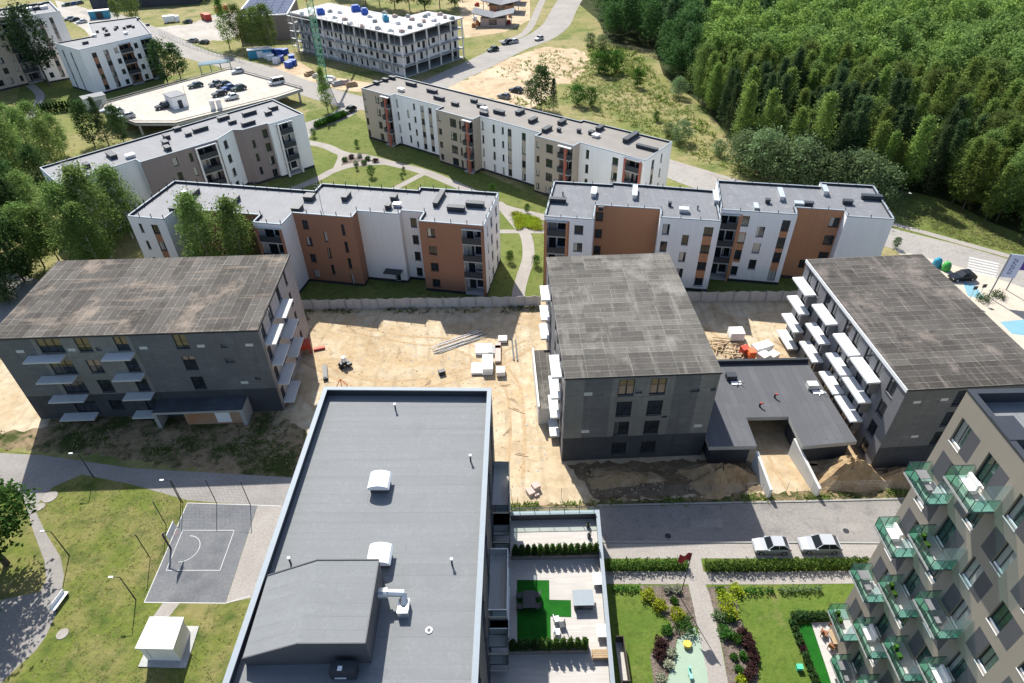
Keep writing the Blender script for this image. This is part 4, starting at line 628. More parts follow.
ribbon('road', px((650,160),(690,177),(760,200),(830,220),(895,239),(960,256),(1030,278),(1120,315)), 8.5, Z(4), ROADL, 'pale road behind the blocks, reaching the crossing', 'road'); ribbon('pavement', px((660,158),(700,170),(760,188),(830,209),(900,226),(965,244),(1030,262)), 1.6, Z(5), PATHC, 'pale pavement on the meadow side of the road', 'pavement')
sheet('plaza', px((895,250),(930,254),(985,272),(1040,292),(1100,330),(1060,400),(1000,350),(940,290)), Z(5), PAVEB, 'beige paved forecourt beyond the slab with white balconies', 'paving'); sheet('parking_bay', px((962,281),(975,285),(985,299),(968,296)), Z(6), BLUEP, 'pale blue painted parking bay by the dark car', 'parking bay'); sheet('parking_bay', px((1000,322),(1040,318),(1060,340),(1012,334)), Z(6), BLUEP, 'pale blue paved strip at the forecourt edge', 'parking bay')
mb = MB()
for k in range(6):
    a, b = W(967+k*.4, 262.5-k*2.6+8), W(996+k*.6, 269-k*2.6+8); d = (Vector(b)-Vector(a)).normalized(); n = Vector((-d.y, d.x))*.22; mb.poly([(p[0],p[1],Z(7)) for p in (Vector(a)-n,Vector(b)-n,Vector(b)+n,Vector(a)+n)])
tag(mb.obj('crosswalk', LINEW), 'white striped crossing on the beige forecourt road', 'crosswalk', None, 'structure')
sheet('dirt_lot', px((425,100),(455,84),(512,57),(545,47),(580,49),(590,58),(583,68),(578,80),(557,86),(548,100),(520,112),(470,110)), Z(3), DIRTLOT, 'bare sandy lot behind the long apartment block', 'dirt', rough=1.3); sheet('gravel_lot', px((150,28),(190,24),(215,14),(236,12),(250,30),(228,40),(185,42)), Z(3), LOT, 'pale gravel yard by the solar roofed hall', 'yard', rough=.8); sheet('car_park', px((55,0),(85,8),(125,26),(130,36),(100,50),(85,30),(60,15)), Z(3), LOT, 'pale car park behind the small white block', 'car park')
sheet('road_verge', px((100,28),(170,40),(235,58),(300,80),(262,68),(200,46),(150,25)), Z(4), LAWNB, 'green verge along the main road', 'grass verge'); sheet('block_lawn', px((20,85),(50,70),(90,95),(160,78),(195,72),(215,66),(100,103),(60,115),(10,130)), Z(2), LAWNB, 'green lawn around the small white block', 'lawn'); sheet('road_lawn', px((306,112),(350,104),(360,120),(330,130),(306,160)), Z(3), LAWNB, 'green lawn beside the side road', 'lawn')
sheet('house_plots', px((455,-15),(530,-15),(530,20),(505,32),(465,38)), Z(3), DIRTLOT, 'sandy ground of the new house plots', 'dirt'); sheet('site_yard', px((262,66),(300,62),(320,75),(400,88),(395,96),(340,90),(280,74)), Z(6), DIRTLOT, 'dirt yard before the concrete frame building', 'dirt')
ribbon('path', px((30,85),(40,95),(36,108),(30,120),(38,135)), 2.5, Z(4), PATHC, 'pale path beside the row of dark conifers', 'path'); sheet('lower_path', px((-40,270),(20,275),(60,285),(80,305),(30,320),(-40,330)), Z(3), PATH, 'grey path in the tree shade by the wide unfinished block', 'path')
# sand heaps
def heap(x, y, rx, ry, h, label, mat=SANDH, seed=0):
    rng = random.Random(seed); mb = MB(); n, m = 22, 8; V = [[(0, 0, h)]]
    for j in range(1, m+1):
        t = j/m; row = []
        for i in range(n):
            a = 2*math.pi*i/n; k = 1+.22*math.sin(3*a+seed)+.12*math.sin(7*a+2*seed); z = h*(.5+.5*math.cos(math.pi*t))*(1+rng.uniform(-.18, .18)) if j < m else -.02
            row.append((rx*t*k*math.cos(a), ry*t*k*math.sin(a), z))
        V.append(row)
    for i in range(n): mb.poly([V[0][0], V[1][i], V[1][(i+1)%n]])
    for j in range(1, m):
        for i in range(n): mb.poly([V[j][i], V[j+1][i], V[j+1][(i+1)%n], V[j][(i+1)%n]])
    o = mb.obj('sand_heap', mat, None, loc=(x, y, .005)); o.data.polygons.foreach_set('use_smooth', [True]*len(o.data.polygons)); return tag(o, label, 'sand heap')
heap(26, 53.0, 5.0, 2.6, 2.7, 'dark shaded earth heap beside the garage approach', SANDH, 1); heap(13.5, 53.6, 5, 1.8, .9, 'low earth heap in the shade of the striped roof block', SANDH, 2); heap(42.2, 53.0, 5.2, 2.9, 3.3, 'tall sunlit sand heap beside the garage approach', SANDH, 3); heap(49.5, 52.5, 4.4, 2.0, 2.0, 'low sand heap in front of the slab with white balconies', SANDH, 4); heap(-16, 62, 6, 3, .5, 'flat trampled mound by the foreground block', SANDH, 5)
# ---- garage between two blocks
gr = thing('garage', 'low flat-roofed underground garage with notched entrance between two unfinished blocks', 'garage', (0,0,0))
gp = [(24.6,55.2),(30.6,55.2),(30.7,60.2),(36.3,60.2),(36.3,55.0),(43.4,55.6),(42.7,71.2),(24.6,71.3)]
MB().prism(gp, 3.1, 3.72, 1, 0).obj('roof', [ROOFG, CONC], gr)
gi = inset(gp, .5); mb = MB()
for i in range(8):
    if i == 2: continue
    p, q = gi[i], gi[(i+1) % 8]; mb.poly([(p[0],p[1],0),(q[0],q[1],0),(q[0],q[1],3.1),(p[0],p[1],3.1)])
mb.obj('wall', GREYD, gr); MB().box(24.7, 70.9, 3.72, 42.8, 71.3, 4.35).obj('parapet', CHARC, gr)
for i, (a, b, c, d) in enumerate((((30.75,55.0),(31.2,49.9),2.9,1.7),((36.2,57.0),(37.2,50.0),3.0,1.6))):
    d0 = (Vector(b)-Vector(a)).normalized(); n = Vector((-d0.y, d0.x))*.17; P = [Vector(a)-n, Vector(b)-n, Vector(b)+n, Vector(a)+n]; mb = MB()
    hz = (c, d, d, c); lo = [(p.x, p.y, -.02) for p in P]; hi = [(p.x, p.y, h) for p, h in zip(P, hz)]
    mb.poly(hi); 
    for k in range(4): j = (k+1) % 4; mb.poly([lo[k], lo[j], hi[j], hi[k]])
    tag(mb.obj('retaining_wall', CONCL), 'pale concrete retaining wall %s the garage approach' % ('on the shaded side of', 'on the sunlit side of')[i], 'wall')
gu = lambda p: W(p[0], p[1], 4.0)
for nm, p, lab in (('roof_hatch', (731,377), 'dark roof hatch with white sheet on the garage roof near the striped block'), ('roof_hatch', (812,386), 'light roof hatch and tripod on the garage roof near the white balconies')):
    x, y = gu(p); t = thing(nm, lab, 'roof hatch', (x, y, 3.725)); MB().box(-.7,-.5,0,.7,.5,.8).obj('box', CHARC if p[0] < 780 else CONCL, t); MB().box(-.2,-1.4,0,1.2,-.7,.12).obj('sheet', WRAP, t); MB().bar((.9,-.9,.1),(1.3,-1.6,.5),.06).bar((.9,-.9,.1),(.4,-1.8,.1),.06).obj('tripod', WMETAL if p[0] > 780 else CHARC, t)
for p, lab in (((760,405), 'bent red vent pipe on the garage roof, nearer the notch'), ((775,396), 'bent red vent pipe on the garage roof, farther from the notch')):
    x, y = gu(p); tag(MB().bar((0,0,0),(0,0,.6),.14,8,0).bar((0,0,.6),(.25,-.2,.75),.13,8,1).obj('vent_pipe', [CHARC, RED], None, loc=(x, y, 3.725)), lab, 'vent pipe')
# ---- shed, court furniture, lamps
sh = thing('utility_shed', 'white flat-roofed utility kiosk on the lawn by the ball court', 'shed', (0,0,0)); q = [W(a, b, 2.9) for a, b in ((134.7,648.4),(173,649.3),(184,617),(149.7,616.6))]
MB().prism(q, 2.68, 2.9).obj('roof', plain('white_roof', (.62,.63,.62), .6, .06), sh); MB().prism(inset(q, .18), .12, 2.679).obj('wall', GREYW, sh); MB().prism(inset(q, -.5), 0, .12).obj('plinth', CONC, sh)
w = inset(q, .18); MB().box(w[0][0]+.5, w[0][1]-.03, .3, w[0][0]+1.4, w[0][1]+.05, 2.3).obj('door', CONCL, sh)
def lamp(b, ty, label, arm=(-.9, 0), head=LAMPW):
    x, y = W(*b); h = max(4, min(11, rise(b[0], b[1], ty))); t = thing('street_lamp', label, 'street lamp', (x, y, 0)); MB().bar((0,0,0),(0,0,h-.1),.075,6,0,.045).obj('pole', CHARC, t); a = Vector((arm[0], arm[1], 0))
    MB().bar((0,0,h-.12),(a.x*.7,a.y*.7,h),.035,5).obj('arm', CHARC, t); hd = MB().box(-.24,-.09,-.05,.24,.09,.04).obj('lamp_head', head, t); hd.location = (a.x, a.y, h); hd.rotation_euler = (0,0,math.atan2(a.y,a.x))
lamp((93.6,477.4),453,'street lamp at the bend of the shaded footpath'); lamp((69.4,555.7),531,'street lamp beside the narrow footpath and bench'); lamp((136,600),577,'street lamp on the lawn near the white kiosk'); lamp((181,502),480,'street lamp at the corner of the ball court'); lamp((897,214),192,'street lamp behind the orange banded block', (.6,-.6)); lamp((768,172),150,'street lamp on the meadow by the willow bushes', (.6,-.6)); lamp((1019,244),232,'street lamp at the forest verge behind the banners',(.6,-.6)); lamp((121,90),70,'street lamp on the parking deck edge',(.5,.5)); lamp((193,118),86,'tall street lamp before the parking deck',(.5,.5))
bf = thing('ball_fence', 'tall ball-stop net fence around two sides of the ball court', 'fence', (0,0,0)); P = [W(*p) for p in ((150.2,558),(166.2,525),(183,503),(216.8,503.5),(250.4,505))]; hh = 4.6
for p in P: MB().bar((p[0],p[1],0),(p[0],p[1],hh),.05,6).obj('post', CHARC, bf)
nm = MB()
for a, b in zip(P, P[1:]):
    nn = int(math.dist(a, b)/.5)
    for k in range(nn+1): x, y = a[0]+(b[0]-a[0])*k/nn, a[1]+(b[1]-a[1])*k/nn; nm.bar((x,y,.3),(x,y,hh-.05),.006,3)
    for k in range(9): z = .3+(hh-.35)*k/8; nm.bar((a[0],a[1],z),(b[0],b[1],z),.006 if k < 8 else .015,3)
nm.obj('net', CHARC, bf)
hp = thing('basketball_hoop', 'basketball hoop with white backboard on a bent black post', 'basketball hoop', W(171,549)+(0,)); MB().bar((0,0,0),(0,0,2.9),.11,8).bar((0,0,2.9),(1.2,0,3.4),.08,6).obj('post', CHARC, hp); MB().box(1.2,-.95,2.9,1.26,.95,4.05).obj('backboard', WMETAL, hp)
rg = MB(); 
for k in range(12): a, b = 2*math.pi*k/12, 2*math.pi*(k+1)/12; rg.bar((1.55+.24*math.cos(a),.24*math.sin(a),3.05),(1.55+.24*math.cos(b),.24*math.sin(b),3.05),.02,4)
rg.obj('ring', RED, hp)
bx, by = W(61.5, 603); bn = thing('park_bench', 'white slatted park bench beside the narrow footpath', 'bench', (bx, by, 0), RAD(80)); MB().box(-1.1,-.25,.42,1.1,.25,.48).obj('seat', WMETAL, bn); MB().box(-1.1,.2,.5,1.1,.26,.95).obj('backrest', WMETAL, bn)
for s in (-.9,.9): MB().box(s-.05,-.22,0,s+.05,.22,.419).obj('leg', CHARC, bn)
for p, r, lab in (((50,497),.9,'large round concrete cover by the footpath bend'),((40,507),.6,'small round concrete cover by the footpath bend'),((62.6,634),.6,'round concrete cover near the bench')): tag(MB().bar((0,0,0),(0,0,.06),r,18).obj('manhole_cover', PATHC, None, loc=W(*p)+(.008,)), lab, 'manhole cover')
fx, fy = W(680, 597); fh = rise(680, 597, 553); fp = thing('flagpole', 'black flagpole flying a small dark red flag in the garden bed', 'flagpole', (fx, fy, 0)); MB().bar((0,0,0),(0,0,fh),.06,8,0,.04).obj('pole', CHARC, fp)
fl = MB(); n = 8
for k in range(n):
    a, b = k/n, (k+1)/n; w0, w1 = .16*math.sin(a*7), .16*math.sin(b*7); fl.poly([(-1.15*a, w0, fh-.1-a*.25), (-1.15*b, w1, fh-.1-b*.25), (-1.15*b, w1+.1, fh-1.5-b*.4), (-1.15*a, w0+.1, fh-1.5-a*.4)])
fl.obj('flag', [plain('red_flag', (.40, .035, .05), .8, .2)], fp)
x, y = W(687, 646); t = thing('play_stool', 'small round yellow play seat on green rubber', 'play seat', (x, y, Z(6))); MB().bar((0,0,0),(0,0,.35),.3,14,0,.45).bar((0,0,.35),(0,0,.5),.45,14,0,.36).obj('seat', YELLOW, t)
x, y = W(689.5, 676); t = thing('spring_rider', 'mint green spring rider on the green rubber', 'spring rider', (x, y, Z(6))); MB().bar((0,0,0),(0,0,.4),.12,8).obj('spring', CHARC, t); MB().box(-.15,-.5,.4,.15,.5,.6).box(-.1,.3,.6,.1,.5,1.0).obj('body', plain('mint_paint', (.25,.6,.48), .5), t)
x, y = W(798.5, 669); tag(MB().box(-.25,-.2,0,.25,.2,.5).box(-.3,-.25,.5,.3,.25,.58).obj('garden_box', plain('green_box', (.08,.5,.3), .5), None, loc=(x,y,Z(3))), 'small bright green box on the lawn by the clipped shrubs', 'box')
x, y = W(836, 640); t = table('round_table', x, y, Z(6), 1.5, 1.5, .7, WOOD, WOOD, 'brown wooden patio table at the foot of the tan tower', 'table')
for k in range(5): a = 1.2*k+.3; chair('patio_chair', x+1.25*math.cos(a), y+1.25*math.sin(a), Z(6), plain('rattan', (.25,.11,.05), .8, .3) if not k else bpy.data.materials['rattan'], 'brown patio chair around the wooden table by the tan tower', a-math.pi/2, 'chair', 'chairs around the patio table')
x, y = W(845, 648); tag(MB().bar((0,0,0),(0,0,.5),.75,14,0,.7).bar((0,0,.5),(0,0,.62),.72,14,0,.3).obj('covered_grill', GREYW, None, loc=(x,y,Z(6))), 'grey covered round fire pit on the patio', 'fire pit')
for k, (a, b) in enumerate((((617,648),(627,690)),)):
    d = thing('garden_deck', 'small fenced wooden deck between terrace parapet and garden lawn', 'deck', (0,0,0)); x0, y1 = W(615, 643); x1, y0 = W(629, 688); MB().box(x0,y0,.01,x1,y1,.35).obj('floor', DECKP, d)
    MB().box(x1-.08,y0,.351,x1,y1,1.5).box(x0,y1-.08,.351,x1-.081,y1,1.5).box(x0,y0,.351,x1-.081,y0+.08,1.5).obj('fence_panel', plain('dark_wood', (.07,.055,.045), .8, .3), d)

for k, (a, b) in enumerate(((588,527),(589,537))): x, y = W(a, b, ZP); t = thing('potted_plant', 'small potted plant on the upper terrace floor, %s the conifer row' % ('farther from','nearer')[k], 'potted plant', (x, y, ZT)); MB().bar((0,0,0),(0,0,.4),.2,10,0,.26).obj('pot', CHARC, t); MB().bar((0,0,.4),(.1,.1,.9),.12,6,0,.02).bar((0,0,.4),(-.15,.05,.85),.12,6,0,.02).bar((0,0,.4),(.05,-.16,.8),.12,6,0,.02).obj('leaves', LEAF['oak'], t)

for L, lab in (([(-30,88),(-18,84),(-8,82),(0,74),(1.5,64),(1,54)],'long wheel rut bending from the far fence to the terrace'),([(-29,86),(-17,82),(-9,80),(-2,73),(-.5,64),(-1,54)],'second wheel rut beside the long bend'),([(-33,80),(-24,74),(-16,73),(-6,76),(2,82)],'wheel rut crossing the middle of the sand yard'),([(-33,78),(-24,72),(-16,71),(-5,74),(3,80)],'second wheel rut crossing the middle of the sand yard'),([(27,90),(32,84),(36,78),(42,75)],'wheel rut beyond the garage'),([(33.2,59.8),(33.5,55),(34,50.3)],'wheel rut down the garage approach'),([(-31,70),(-26,64),(-22,56)],'wheel rut between wide block and foreground roof')):
    ribbon('wheel_rut', L, .42, Z(2), RUT, lab, 'track')
ribbon('kerb', [(9.9,44.2),(36,43.5),(62,42.6)], .2, .1, KERB, 'stone kerb on the hedge side of the street', 'kerb', h=.1)
for p, lab in (((668,536),'round iron cover in the shaded street'),((846,531),'round iron cover in the sunlit street')): tag(MB().bar((0,0,0),(0,0,.012),.36,16).obj('manhole_cover', PLINTH, None, loc=W(*p)+(.018,)), lab, 'manhole cover')
for k, q in enumerate(([(690,520),(722,519),(724,527),(692,528)],[(840,524),(862,523),(864,531),(841,532)])): sheet('road_patch', px(*q), Z(5), PATH, 'darker repaired patch of asphalt %s' % ('in the street shade edge','near the tan tower')[k], 'road patch', rough=.12)
# ------------------------------------------------------------------ vegetation
def prof_oval(t): return np.where(t < .3, .45+.55*(t/.3), np.sqrt(np.clip(1-((t-.3)/.72)**2, 0, 1)))
def prof_cone(t): return np.clip(1-t, 0, 1)**.85+.04
def prof_round(t): return np.sqrt(np.clip(1-(2*t-1)**2, 0.02, 1))
def prof_spire(t): return np.where(t < .3, .55+.45*t/.3, np.clip(1-((t-.3)/.72)**1.15, 0, 1)+.02)
def prof_birch(t): return np.where(t < .25, .35+.65*t/.25, np.clip(1-((t-.25)/.76)**1.5, 0, 1)*.98+.03)
def crown_arrays(seed, z0, z1, R, nc, nl, leaf, prof, cs, lobes=.25):
    r = np.random.default_rng(seed); t = r.random(nc)**.85; a = r.random(nc)*2*np.pi; ph = r.random(4)*6
    rad = R*prof(t)*np.sqrt(r.uniform(.25, 1, nc))*(1+lobes*np.sin(3*a+ph[0]+5*t)+lobes*.6*np.sin(5*a+ph[1]-8*t))
    c = np.stack([rad*np.cos(a), rad*np.sin(a), z0+(z1-z0)*t], 1); sc = cs*r.uniform(.6, 1.3, nc)
    P = np.repeat(c, nl, 0)+r.normal(size=(nc*nl, 3))*np.repeat(sc, nl)[:, None]*np.array([1, 1, .75]); n = len(P)
    u = r.normal(size=(n, 3)); u[:, 2] *= .6; u /= np.linalg.norm(u, axis=1)[:, None]; w = r.normal(size=(n, 3)); v = np.cross(u, w); v /= np.linalg.norm(v, axis=1)[:, None]
    s = leaf*r.uniform(.55, 1.3, n)[:, None]; V = np.stack([P-u*s, P-v*s*.6, P+u*s, P+v*s*.6], 1).reshape(-1, 3)
    return V, np.arange(n*4).reshape(-1, 4)
def trunk_mb(h, r, seed, z1, spread, n=6):
    g = random.Random(seed); mb = MB(); p = (0, 0, -.1); q = Vector((g.uniform(-.2,.2), g.uniform(-.2,.2), h*.5)); mb.bar(p, q, r, 7, 0, r*.7); e = Vector((q.x+g.uniform(-.2,.2), q.y+g.uniform(-.2,.2), z1*.93)); mb.bar(q, e, r*.7, 6, 0, r*.15)
    for k in range(n):
        t = g.uniform(.35, .85); a = g.uniform(0, 6.28); b = Vector((q.x*t, q.y*t, z1*t*.8)); mb.bar(b, b+Vector((math.cos(a)*spread*.7, math.sin(a)*spread*.7, z1*.12)), r*.35, 5, 0, r*.08)
    return mb
KINDS = {}
def kind(name, leafm, bark, H, R, z0f, nc, nl, leaf, prof, cs, variants=3, tr=.16, lobes=.25):
    L = []
    for k in range(variants):
        V, Q = crown_arrays(hash_(name)+k, H*z0f, H, R, nc, nl, leaf, prof, cs, lobes)
        L.append((np_mesh('crown', V, Q, [LEAF[leafm]]), trunk_mb(H*.6, tr, k+3, H, R*.8).mesh('trunk', [bark])))
    KINDS[name] = L
def hash_(s): return sum(ord(c)*(i+1) for i, c in enumerate(s)) % 9973
kind('aspen', 'aspen', BARK, 15, 2.2, .14, 300, 17, .18, prof_birch, .46, 5); kind('spruce', 'spruce', BARK, 15, 2.5, .06, 300, 16, .19, prof_cone, .36, 3, .2); kind('mixed', 'birch', BARK, 14, 3.0, .18, 300, 20, .19, prof_oval, .55, 4)
kind('willow', 'willow', BARK, 7, 3.0, .05, 150, 16, .22, prof_round, .55, 2); kind('birch', 'birch', BIRCHB, 15, 2.9, .12, 460, 20, .18, prof_oval, .55, 3, .17, .3); kind('pine', 'pine', BARK, 13, 3.2, .3, 190, 16, .24, prof_round, .6, 2, .22); kind('oak', 'oak', BARK, 8, 2.9, .3, 300, 20, .17, prof_round, .45, 2, .22); kind('dark', 'dark', BARK, 13, 3.0, .12, 220, 14, .28, prof_oval, .65, 3, .2); kind('young', 'green', BARK, 5, 1.5, .15, 120, 12, .16, prof_oval, .35, 2, .08)
_rt = random.Random(5)
def tree(name, label, x, y, kd, s=1.0, group=None, sz=None, cat='tree'):
    cm, tm = _rt.choice(KINDS[kd]); t = thing(name, label, cat, (x, y, 0), _rt.uniform(0, 6.28), group); t.scale = (s, s, sz or s*_rt.uniform(.92, 1.1)); ob('trunk', tm, t); ob('crown', cm, t); return t
poly_f = px((596,5),(604,40),(640,47),(655,55),(662,75),(690,95),(712,118),(745,160),(800,180),(890,196),(945,203),(988,226),(1024,241),(1240,300))+[(420,100),(420,470),(36,470)]
def inside(p, poly):
    x, y = p; c = False
    for (x0,y0),(x1,y1) in zip(poly, poly[1:]+poly[:1]):
        if (y0 > y) != (y1 > y) and x < (x1-x0)*(y-y0)/(y1-y0)+x0: c = not c
    return c
rf = random.Random(11); FT = []; yy = 92.0
while yy < 440:
    st = 4.2 if yy < 230 else 5.6; xx = 28.0
    while xx < 330:
        x, y = xx+rf.uniform(-1.5, 1.5), yy+rf.uniform(-1.5, 1.5); xx += st
        if not inside((x, y), poly_f): continue
        a, b = proj(x, y, 6)
        if -60 < a < 1150 and -75 < b < 400: FT.append((math.hypot(x, y), x, y))
    yy += st
FT.sort()
def fkind(x, y):
    g = math.sin(x*.045+1.3)+math.sin(y*.06+x*.02)+rf.uniform(-.9, .9)
    a, b = proj(x, y, 8)
    if a < 700 and b < 95: return 'dark' if rf.random() < .72 else 'spruce'
    if g > .55 or (a > 900 and b > 120 and rf.random() < .3): return 'mixed'
    return 'spruce' if g < -1.5 else ('mixed' if rf.random() < .22 else 'aspen')
FL = dict(aspen='slender light green aspen in the dense wood', spruce='dark pointed conifer in the dense wood', mixed='broad mid green birch in the dense wood', dark='tall dark tree along the shaded wood edge')
for d, x, y in FT[:285]: 
    k = fkind(x, y); tree('forest_tree', FL[k], x, y, k, rf.uniform(.72, 1.2), 'trees of the dense wood')
SV, SQ, SM, off = [], [], [], 0; MI = dict(aspen=0, spruce=1, mixed=2, dark=3)
PRO = {k: [crown_arrays(100+i, H*z, H, R, nc, nl, lf, pf, cs) for i in range(2)] for k, (H, R, z, nc, nl, lf, pf, cs) in dict(aspen=(15,2.8,.3,130,11,.31,prof_oval,.58), spruce=(16,2.8,.25,120,11,.31,prof_cone,.45), mixed=(14.5,3.2,.3,130,12,.31,prof_oval,.6), dark=(14,3.3,.25,130,11,.33,prof_oval,.7)).items()}
for d, x, y in FT[285:]:
    k = fkind(x, y); V, Q = PRO[k][rf.randrange(2)]; a = rf.uniform(0, 6.28); s = rf.uniform(.75, 1.25); c, q = math.cos(a)*s, math.sin(a)*s
    SV.append(np.stack([V[:,0]*c-V[:,1]*q+x, V[:,0]*q+V[:,1]*c+y, V[:,2]*s*rf.uniform(.92,1.1)], 1)); SQ.append(Q+off); off += len(V); SM += [MI[k]]*len(Q)
tag(ob('forest', np_mesh('forest', np.concatenate(SV), np.concatenate(SQ), [LEAF['aspen'], LEAF['spruce'], LEAF['birch'], LEAF['dark']], SM)), 'far mass of the dense mixed wood behind its front trees', 'forest', None, 'stuff')
print('forest trees', len(FT))
def at(kd, name, label, p, s=1.0, group=None, sz=None, cat='tree'): x, y = W(*p); return tree(name, label, x, y, kd, s, group, sz, cat)
for i, (a, b, s) in enumerate(((742,168,1.3),(758,176,1.4),(775,183,1.25),(793,187,1.45),(813,191,1.3),(833,196,1.35),(855,200,1.4),(876,205,1.25),(745,156,1.1),(768,172,1.3),(800,180,1.4),(845,190,1.3))): at('willow', 'willow_bush', 'grey-green willow bush along the front of the wood', (a, b), s, 'willow bushes before the wood', None, 'bush')
# left woodland
for i, (a, b, k, s) in enumerate(((5,300,'dark',1),(25,282,'dark',1.1),(-15,270,'dark',1.15),(45,268,'mixed',1),(8,250,'mixed',1.1),(-30,235,'dark',1.1),(30,245,'dark',1),(-10,220,'mixed',1.1),(18,215,'dark',1.1),(42,225,'mixed',.9),(-35,200,'dark',1.2),(5,190,'mixed',1.1),(28,185,'mixed',1.05),(50,195,'dark',.9),(-20,170,'dark',1.1),(12,165,'mixed',1),(38,165,'mixed',1),(60,170,'mixed',.9),(20,150,'mixed',.9),(-30,150,'dark',1),(45,148,'mixed',.85),(65,155,'mixed',.8),(-60,180,'dark',1.2),(-60,230,'dark',1.2),(-70,280,'dark',1.2),(60,262,'mixed',.9))):
    at(k, 'woodland_tree', 'tall %s in the shady wood beside the grey-brown block' % ('dark green tree' if k == 'dark' else 'light green birch'), (a, b), s, 'trees of the shady wood')
for i, (a, b, s, lab) in enumerate(((92,268,.95,'pale birch before the end of the grey-brown block, nearest its corner'),(112,258,1.0,'pale birch before the grey-brown block, tallest of three'),(133,238,.85,'pale birch touching the end of the red-brown block'),(-52.2,97.0,1.15,'bushy bright birch rising before the stepped brown front'),(-46.0,96.8,1.1,'slim bright birch beside the bushy one at the stepped brown front'),(104,276,.8,'low pale birch between the wood and the red-brown block'))): (tree('birch_tree', lab, a, b, 'birch', s*.82, None, s*1.12) if a < 0 else at('birch', 'birch_tree', lab, (a, b), s*1.22))
at('oak', 'lawn_tree', 'leafy dark green tree overhanging the footpath at the lawn edge', (7, 564), 1.7); at('oak', 'lawn_tree', 'leafy tree at the bottom corner of the path', (-25, 640), 1.0); at('willow', 'bush', 'grey-green bush beside the wide unfinished block', (10, 302), .7, None, None, 'bush')
for a, b, k, s, lab in ((50,86,'pine',1.7,'big dark pine between the two white apartment blocks'),(168,83,'dark',.95,'dark pine at the corner of the small white block, nearer the road'),(181,79,'dark',.9,'dark pine at the corner of the small white block, farther right'),(95,146,'dark',.85,'dark pine behind the parking deck, nearest the wood'),(109,145,'spruce',.8,'dark pine behind the parking deck, middle of three'),(124,142,'dark',.7,'dark pine behind the parking deck, smallest of three'),(328,112,'aspen',.85,'slim young tree beside the side road'),(541,110,'dark',.85,'dark bushy pine behind the long white and beige block'),(531,106,'pine',.6,'small pine next to the dark bushy one'),(553,111,'spruce',.6,'small dark conifer behind the long block'),(230,49,'aspen',1.17,'narrow pointed tree by the gravel yard'),(243,47,'mixed',1.04,'rounded green tree before the solar roofed hall, nearest the yard'),(253,50,'mixed',0.98,'rounded green tree before the solar roofed hall, second'),(262,52,'mixed',1.04,'rounded green tree before the solar roofed hall, third'),(272,54,'mixed',1.10,'rounded green tree before the solar roofed hall, nearest the frame building'),(118,20,'mixed',.6,'small tree by the far car park'),(135,24,'mixed',1.17,'green tree behind the small white block')): at(k, 'tree', lab, (a, b), s)
for i, (a, b, k, s) in enumerate(((380,10,'mixed',.9),(395,12,'dark',.9),(410,14,'mixed',1),(425,13,'dark',1),(440,12,'mixed',1),(455,10,'dark',1),(366,8,'mixed',.9),(175,6,'dark',.7),(190,3,'mixed',.7),(205,2,'dark',.7),(340,0,'dark',.9),(356,2,'mixed',.9))): at(k, 'tree', 'green tree in the row behind the frame building and yard', (a, b-3), s*1.45, 'trees behind the frame building')
for i, (a, b, s, lab) in enumerate(((605,75,.75,'bushy young thicket tree in the meadow near the dirt lot'),(598,72,.65,'thicket bush nearest the bare dirt lot'),(615,72,.7,'bushy thicket tree in the meadow, on the wood side'),(637,87,.55,'round bush alone in the meadow middle'),(577,105,.6,'loose bush behind the long block, nearest the pines'),(590,106,.55,'loose bush behind the long block, on the meadow side'),(656,121,.28,'tiny bush alone in the dry meadow'))): at('young', 'meadow_bush', lab, (a, b), s*2.3, None, s*1.9, 'bush')
for a, b, s, lab in ((681,142,.62,'dark round meadow bush near the end of the long block'),(668,136,.35,'small meadow bush next to the dark round one'),(718,155,.42,'meadow bush between the round bush and the willows'),(590,47,.5,'bush at the wood edge by the dirt lot'),(602,49,.55,'bush at the dark wood edge'),(678,97,.6,'grey-green bush at the foot of the wood')): at('willow', 'meadow_bush', lab, (a, b), s*1.3, None, None, 'bush')
for a, b, s, lab in ((372,177,.6,'young tree on the oval courtyard lawn'),(357,170,.3,'tiny bush on the oval courtyard lawn'),(404,173,.3,'tiny sapling on the oval courtyard lawn'),(357,147,.4,'sapling beside the upper courtyard walk'),(314,137,.5,'small bush at the side road corner'),(492,195,.5,'young bush before the long block'),(527,213,.4,'sapling by the yellow-green bed'),(510,262,.5,'bush on the lawn beside the brown block, nearer its corner'),(536,266,.5,'bush beside the white ochre block'),(700,283,.6,'dark bush at the foot of the white ochre block'),(895,248,.45,'green bush at the far corner of the ochre blocks'),(402,178,.25,'tiny bush near the cross walk')): at('young', 'courtyard_bush', lab, (a, b), s, None, None, 'bush')
_SH = {}
def shrub(p, r, h, m, label, group=None, z=.016, name='shrub', leaf=.10, nc=60, nl=12, cat='shrub', xy=None, pf=prof_round):
    key = (m, round(r, 1), round(h, 1), leaf, nc, pf.__name__)
    if key not in _SH: V, Q = crown_arrays(hash_(str(key)), .03, h, r, nc, nl, leaf, pf, r*.2); _SH[key] = np_mesh(name, V, Q, [LEAF[m]])
    x, y = xy or W(*p); return tag(ob(name, _SH[key], None, (x, y, z), _rt.uniform(0, 6.28)), label, cat, group)
